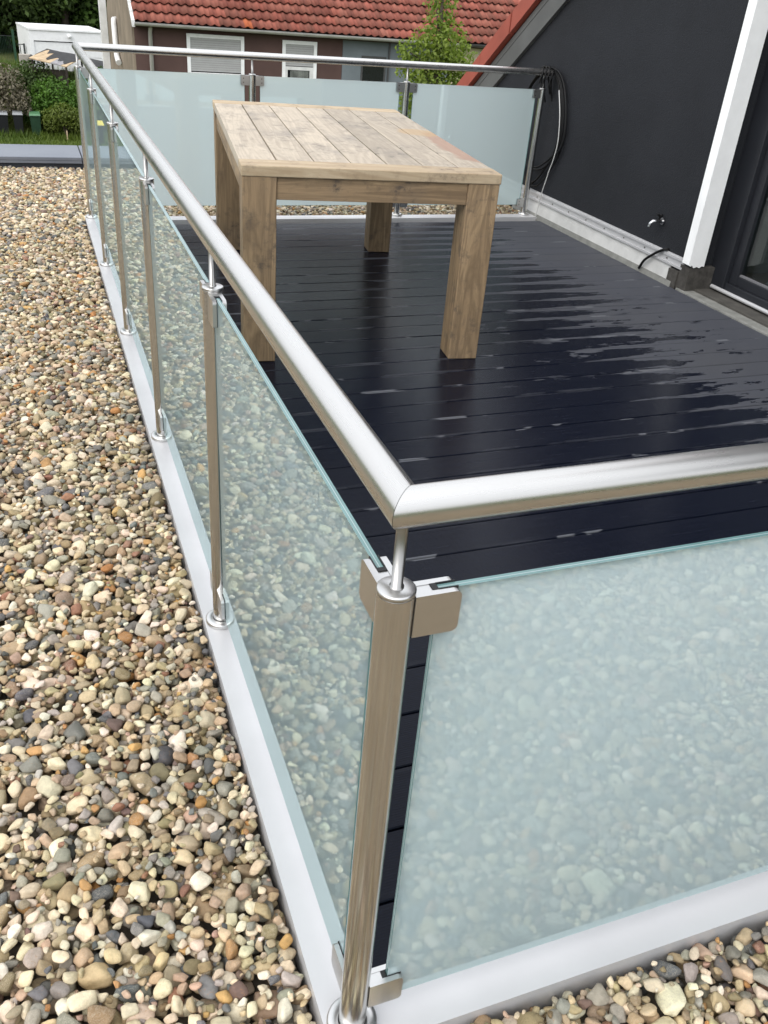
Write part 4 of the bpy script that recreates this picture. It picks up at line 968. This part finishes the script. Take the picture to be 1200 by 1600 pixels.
# grass blades on the lawn strip and bank
def grass():
    rg = np.random.default_rng(3); n = 26000
    x = rg.uniform(-5, 4, n); y = rg.uniform(31.5, 40.5, n); z = terrain(x, y)
    keep = ~((x > 0.0) & (y > 39.2)); x, y, z = x[keep], y[keep], z[keep]; n = len(x)
    h = rg.uniform(.08, .26, n) * np.where(y > 35.2, 1.35, .7); a = rg.uniform(0, math.pi, n); wd = rg.uniform(.012, .03, n)
    lx, ly = rg.normal(0, .09, n), rg.normal(0, .09, n)
    V = np.empty((n, 3, 3)); V[:, 0] = np.stack([x - wd * np.cos(a), y - wd * np.sin(a), z - .02], 1); V[:, 1] = np.stack([x + wd * np.cos(a), y + wd * np.sin(a), z - .02], 1); V[:, 2] = np.stack([x + lx, y + ly, z + h], 1)
    me = bpy.data.meshes.new('grass'); me.vertices.add(3 * n); me.vertices.foreach_set('co', V.ravel()); me.loops.add(3 * n); me.loops.foreach_set('vertex_index', np.arange(3 * n))
    me.polygons.add(n); me.polygons.foreach_set('loop_start', np.arange(0, 3 * n, 3)); me.polygons.foreach_set('loop_total', np.full(n, 3)); me.update()
    at = me.attributes.new('leafv', 'FLOAT', 'FACE'); at.data.foreach_set('value', np.clip(rg.beta(2, 2, n) + .3 * np.sin(x * 1.7) * np.sin(y * 1.3), 0, 1).astype(np.float32))
    me.materials.append(M['grass']); tag(inst('grass', me), kind='stuff')
grass()

# ------------------------------------------------------------------ garage, shed, fence, bins
ga = empty('garage', (.112, 40.0, -3.60), 'white prefabricated garage on the slope in front of the dark wood', 'garage', rz=R(8))
GW, GD, GH = 2.90, 3.0, 2.52
c = MB(); c.box((0, .06, 0), (.16, GD, GH - .08)); c.box((GW - .16, .06, 0), (GW, GD, GH - .08)); c.box((.161, GD - .12, 0), (GW - .161, GD, GH - .08)); c.box((.161, .06, GH - .42), (GW - .161, .18, GH - .08)); c.box((0.001, .0615, GH - .0799), (GW - .001, GD - .001, GH - .06)); c.build('wall', M['white_paint'], ga)
c = MB(); c.box((-.02, .02, GH - .059), (.06, GD + .02, GH)); c.box((GW - .06, .02, GH - .059), (GW + .02, GD + .02, GH)); c.box((.061, .02, GH - .059), (GW - .061, .10, GH - .002)); c.box((.061, GD - .06, GH - .059), (GW - .061, GD + .02, GH - .002)); c.build('roof_rim', M['white_paint'], ga)
dp = MB(); dp.box((.165, .10, 0), (GW - .165, .14, .50), 0, .006); dme = dp.mesh('door_panel', M['white_paint'])
for k in range(4): inst('door_panel', dme, ga, (0, 0, .02 + k * .5135))
c = MB(); c.lathe([(.0, -.07), (.06, -.05), (.075, 0), (.06, .05), (0, .07)], 16); c.build('lamp', M['white_paint'], ga, (1.52, .0, GH - .22))
sh = empty('garden_shed', (0, 37, -3.9), 'tattered dark shed with torn roof felt showing tan boards', 'shed')
def quad_slab(pts, t, mb, mi=0):
    n = len(pts); mb.add(list(pts) + [(p[0], p[1], p[2] - t) for p in pts], [tuple(range(n)), tuple(range(2 * n - 1, n - 1, -1))] + [(i, n + i, n + (i + 1) % n, (i + 1) % n) for i in range(n)], mi); return mb
A, B_, C_, D_ = Vector((-.03, 0, 2.06)), Vector((.70, 2.5, 2.17)), Vector((1.24, 0, 1.82)), Vector((2.05, 2.5, 1.98))
def on_roof(u_, v_, lift=0): return (A * (1 - u_) * (1 - v_) + C_ * u_ * (1 - v_) + B_ * (1 - u_) * v_ + D_ * u_ * v_) + Vector((0, 0, lift))
for k in range(7):                                                                    # roof boards run up the slope
    u0, u1 = k / 7 + .004, (k + 1) / 7 - .004; c = MB(); quad_slab([on_roof(u0, 0), on_roof(u1, 0), on_roof(u1, 1), on_roof(u0, 1)], .03, c); c.build('roof_board', M['grey_board'] if k in (4, 5) else M['tan_board'], sh)
c = MB(); rgf = random.Random(5)
edge = []
for k in range(33):
    u_ = k / 32; v_ = .30 + .20 * math.sin(k * .62) * math.sin(k * .23 + 1) + rgf.uniform(-.04, .04)
    if .02 < u_ < .34: v_ += .42
    edge.append((u_, min(.97, max(.04, v_))))
quad_slab([on_roof(u_, v_, .012) for u_, v_ in edge] + [on_roof(1, 1, .012), on_roof(.9, 1.02, .012), on_roof(.5, 1.0, .012), on_roof(.42, .97, .012), on_roof(0, 1.0, .012)], .010, c); c.build('roof_felt', M['felt'], sh)
c = MB(); quad_slab([(-.05, -.03, 2.03), (.35, -.03, 1.955), (.35, .9, 1.99), (.05, .9, 2.09)], .008, c); quad_slab([(1.9, 1.2, 1.93), (3.2, 1.2, 1.55), (3.3, 2.6, 1.75), (2.0, 2.55, 1.96)], .03, c); c.build('roof_felt', M['felt'], sh)
wb = MB(); wb.box((0, 0, 0), (.142, .025, 1.78)); wme = wb.mesh('wall_board', M['shed_wood'])
for k in range(8): inst('wall_board', wme, sh, (.1 + k * .15, .25, -.1))
for k in range(9): inst('wall_board', wme, sh, (1.95 + k * .15, 1.5, -.3))
c = MB(); c.box((.05, .05, 0), (.12, .12, 1.98)); c.box((1.2, .05, 0), (1.27, .12, 1.80)); c.box((.8, 2.3, .5), (.87, 2.37, 2.1)); c.box((1.9, 2.3, .5), (1.97, 2.37, 1.93)); c.build('corner_posts', M['shed_wood'], sh)
fe = empty('garden_fence', (-.48, 41, -2.45), 'green metal fence post with a small dark gate left of the garage', 'fence')
c = MB(); c.box((-.045, -.045, -.3), (.045, .045, 1.22)); c.build('fence_post', M['green_metal'], fe)
c = MB(); c.box((.33, -.0, -.1), (.40, .05, .75), 0); c.box((.12, .0, .70), (.329, .03, .73)); c.box((.20, .0, .0), (.23, .03, .699)); c.box((-.9, .0, .98), (-.046, .02, 1.0)); c.build('gate_frame', M['gate_metal'], fe)
c = MB()
for k in range(14): c.tube([(-.06 - k * .06, 0.01, .0), (-.06 - k * .06, .01, .98)], .005, 5)
c.build('fence_wire', M['green_metal'], fe)
c = MB(); c.box((-.36, 39.35, -3.0), (.12, 39.65, -1.95), 0, .02); tag(c.build('retaining_wall', M['concrete']), 'low pale concrete wall below the small garden gate', 'wall')
def bin_meshes(bodym, lidm):
    c = MB(); n = 4
    lo = [(-.21, -.24), (.21, -.24), (.21, .24), (-.21, .24)]; hi = [(-.275, -.33), (.275, -.33), (.275, .33), (-.275, .33)]
    c.add([(x, y, .06) for x, y in lo] + [(x, y, .98) for x, y in hi], [(3, 2, 1, 0), (4, 5, 6, 7)] + [(i, (i + 1) % 4, 4 + (i + 1) % 4, 4 + i) for i in range(4)])
    c.box((-.29, -.345, .93), (.29, .345, .975), 0, .01); body = c.mesh('bin_body', bodym)
    c = MB(); c.add([(-.295, -.36, .98), (.295, -.36, .98), (.295, .36, .98), (-.295, .36, .98), (-.27, -.30, 1.03), (.27, -.30, 1.03), (.26, .34, 1.075), (-.26, .34, 1.075)], [(3, 2, 1, 0), (4, 5, 6, 7), (0, 1, 5, 4), (1, 2, 6, 5), (2, 3, 7, 6), (3, 0, 4, 7)]); lid = c.mesh('bin_lid', lidm)
    c = MB(); c.tube([(-.22, .40, 1.0), (.22, .40, 1.0)], .018, 8); c.box((-.2, .33, .95), (-.16, .4, 1.0)); c.box((.16, .33, .95), (.2, .4, 1.0)); hd = c.mesh('bin_handle', bodym)
    c = MB(); c.tube([(-.03, 0, 0), (.03, 0, 0)], .10, 16); wh = c.mesh('wheel', M['rubber'])
    return body, lid, hd, wh
def wheelie(x, y, rz, ms, label, s=1.0):
    t = empty('wheelie_bin', (x, y, -4.60), label, 'bin', 'wheelie bins at the edge of the lawn', rz); t.scale = (s, s, 1)
    inst('bin_body', ms[0], t); inst('bin_lid', ms[1], t); inst('bin_handle', ms[2], t)
    for sx in (-.24, .24): inst('wheel', ms[3], t, (sx, .24, .10))
BG = bin_meshes(M['bin_green'], M['bin_lid_green']); BB = bin_meshes(M['bin_black'], M['bin_lid_grey']); BY = bin_meshes(M['bin_black'], M['bin_yellow'])
wheelie(-.075, 36.0, R(4), BG, 'dark green wheelie bin with paler green lid', .66); wheelie(-.66, 36.05, R(-3), BB, 'narrow black wheelie bin with grey lid between the other two', .60); wheelie(-1.18, 36.0, R(2), BB, 'black wheelie bin cut off by the left edge of the photo', .66)
wheelie(-2.0, 34.2, R(0), BY, 'black wheelie bin with yellow lid left of the other bins', .7)
c = MB(); c.box((-.022, -.022, -.2), (.022, .022, .40)); tag(c.build('marker_stake', M['stake'], None, (.955, 35.3, -4.43)), 'short pale wooden stake on the lawn near the yellow green shrub', 'stake')
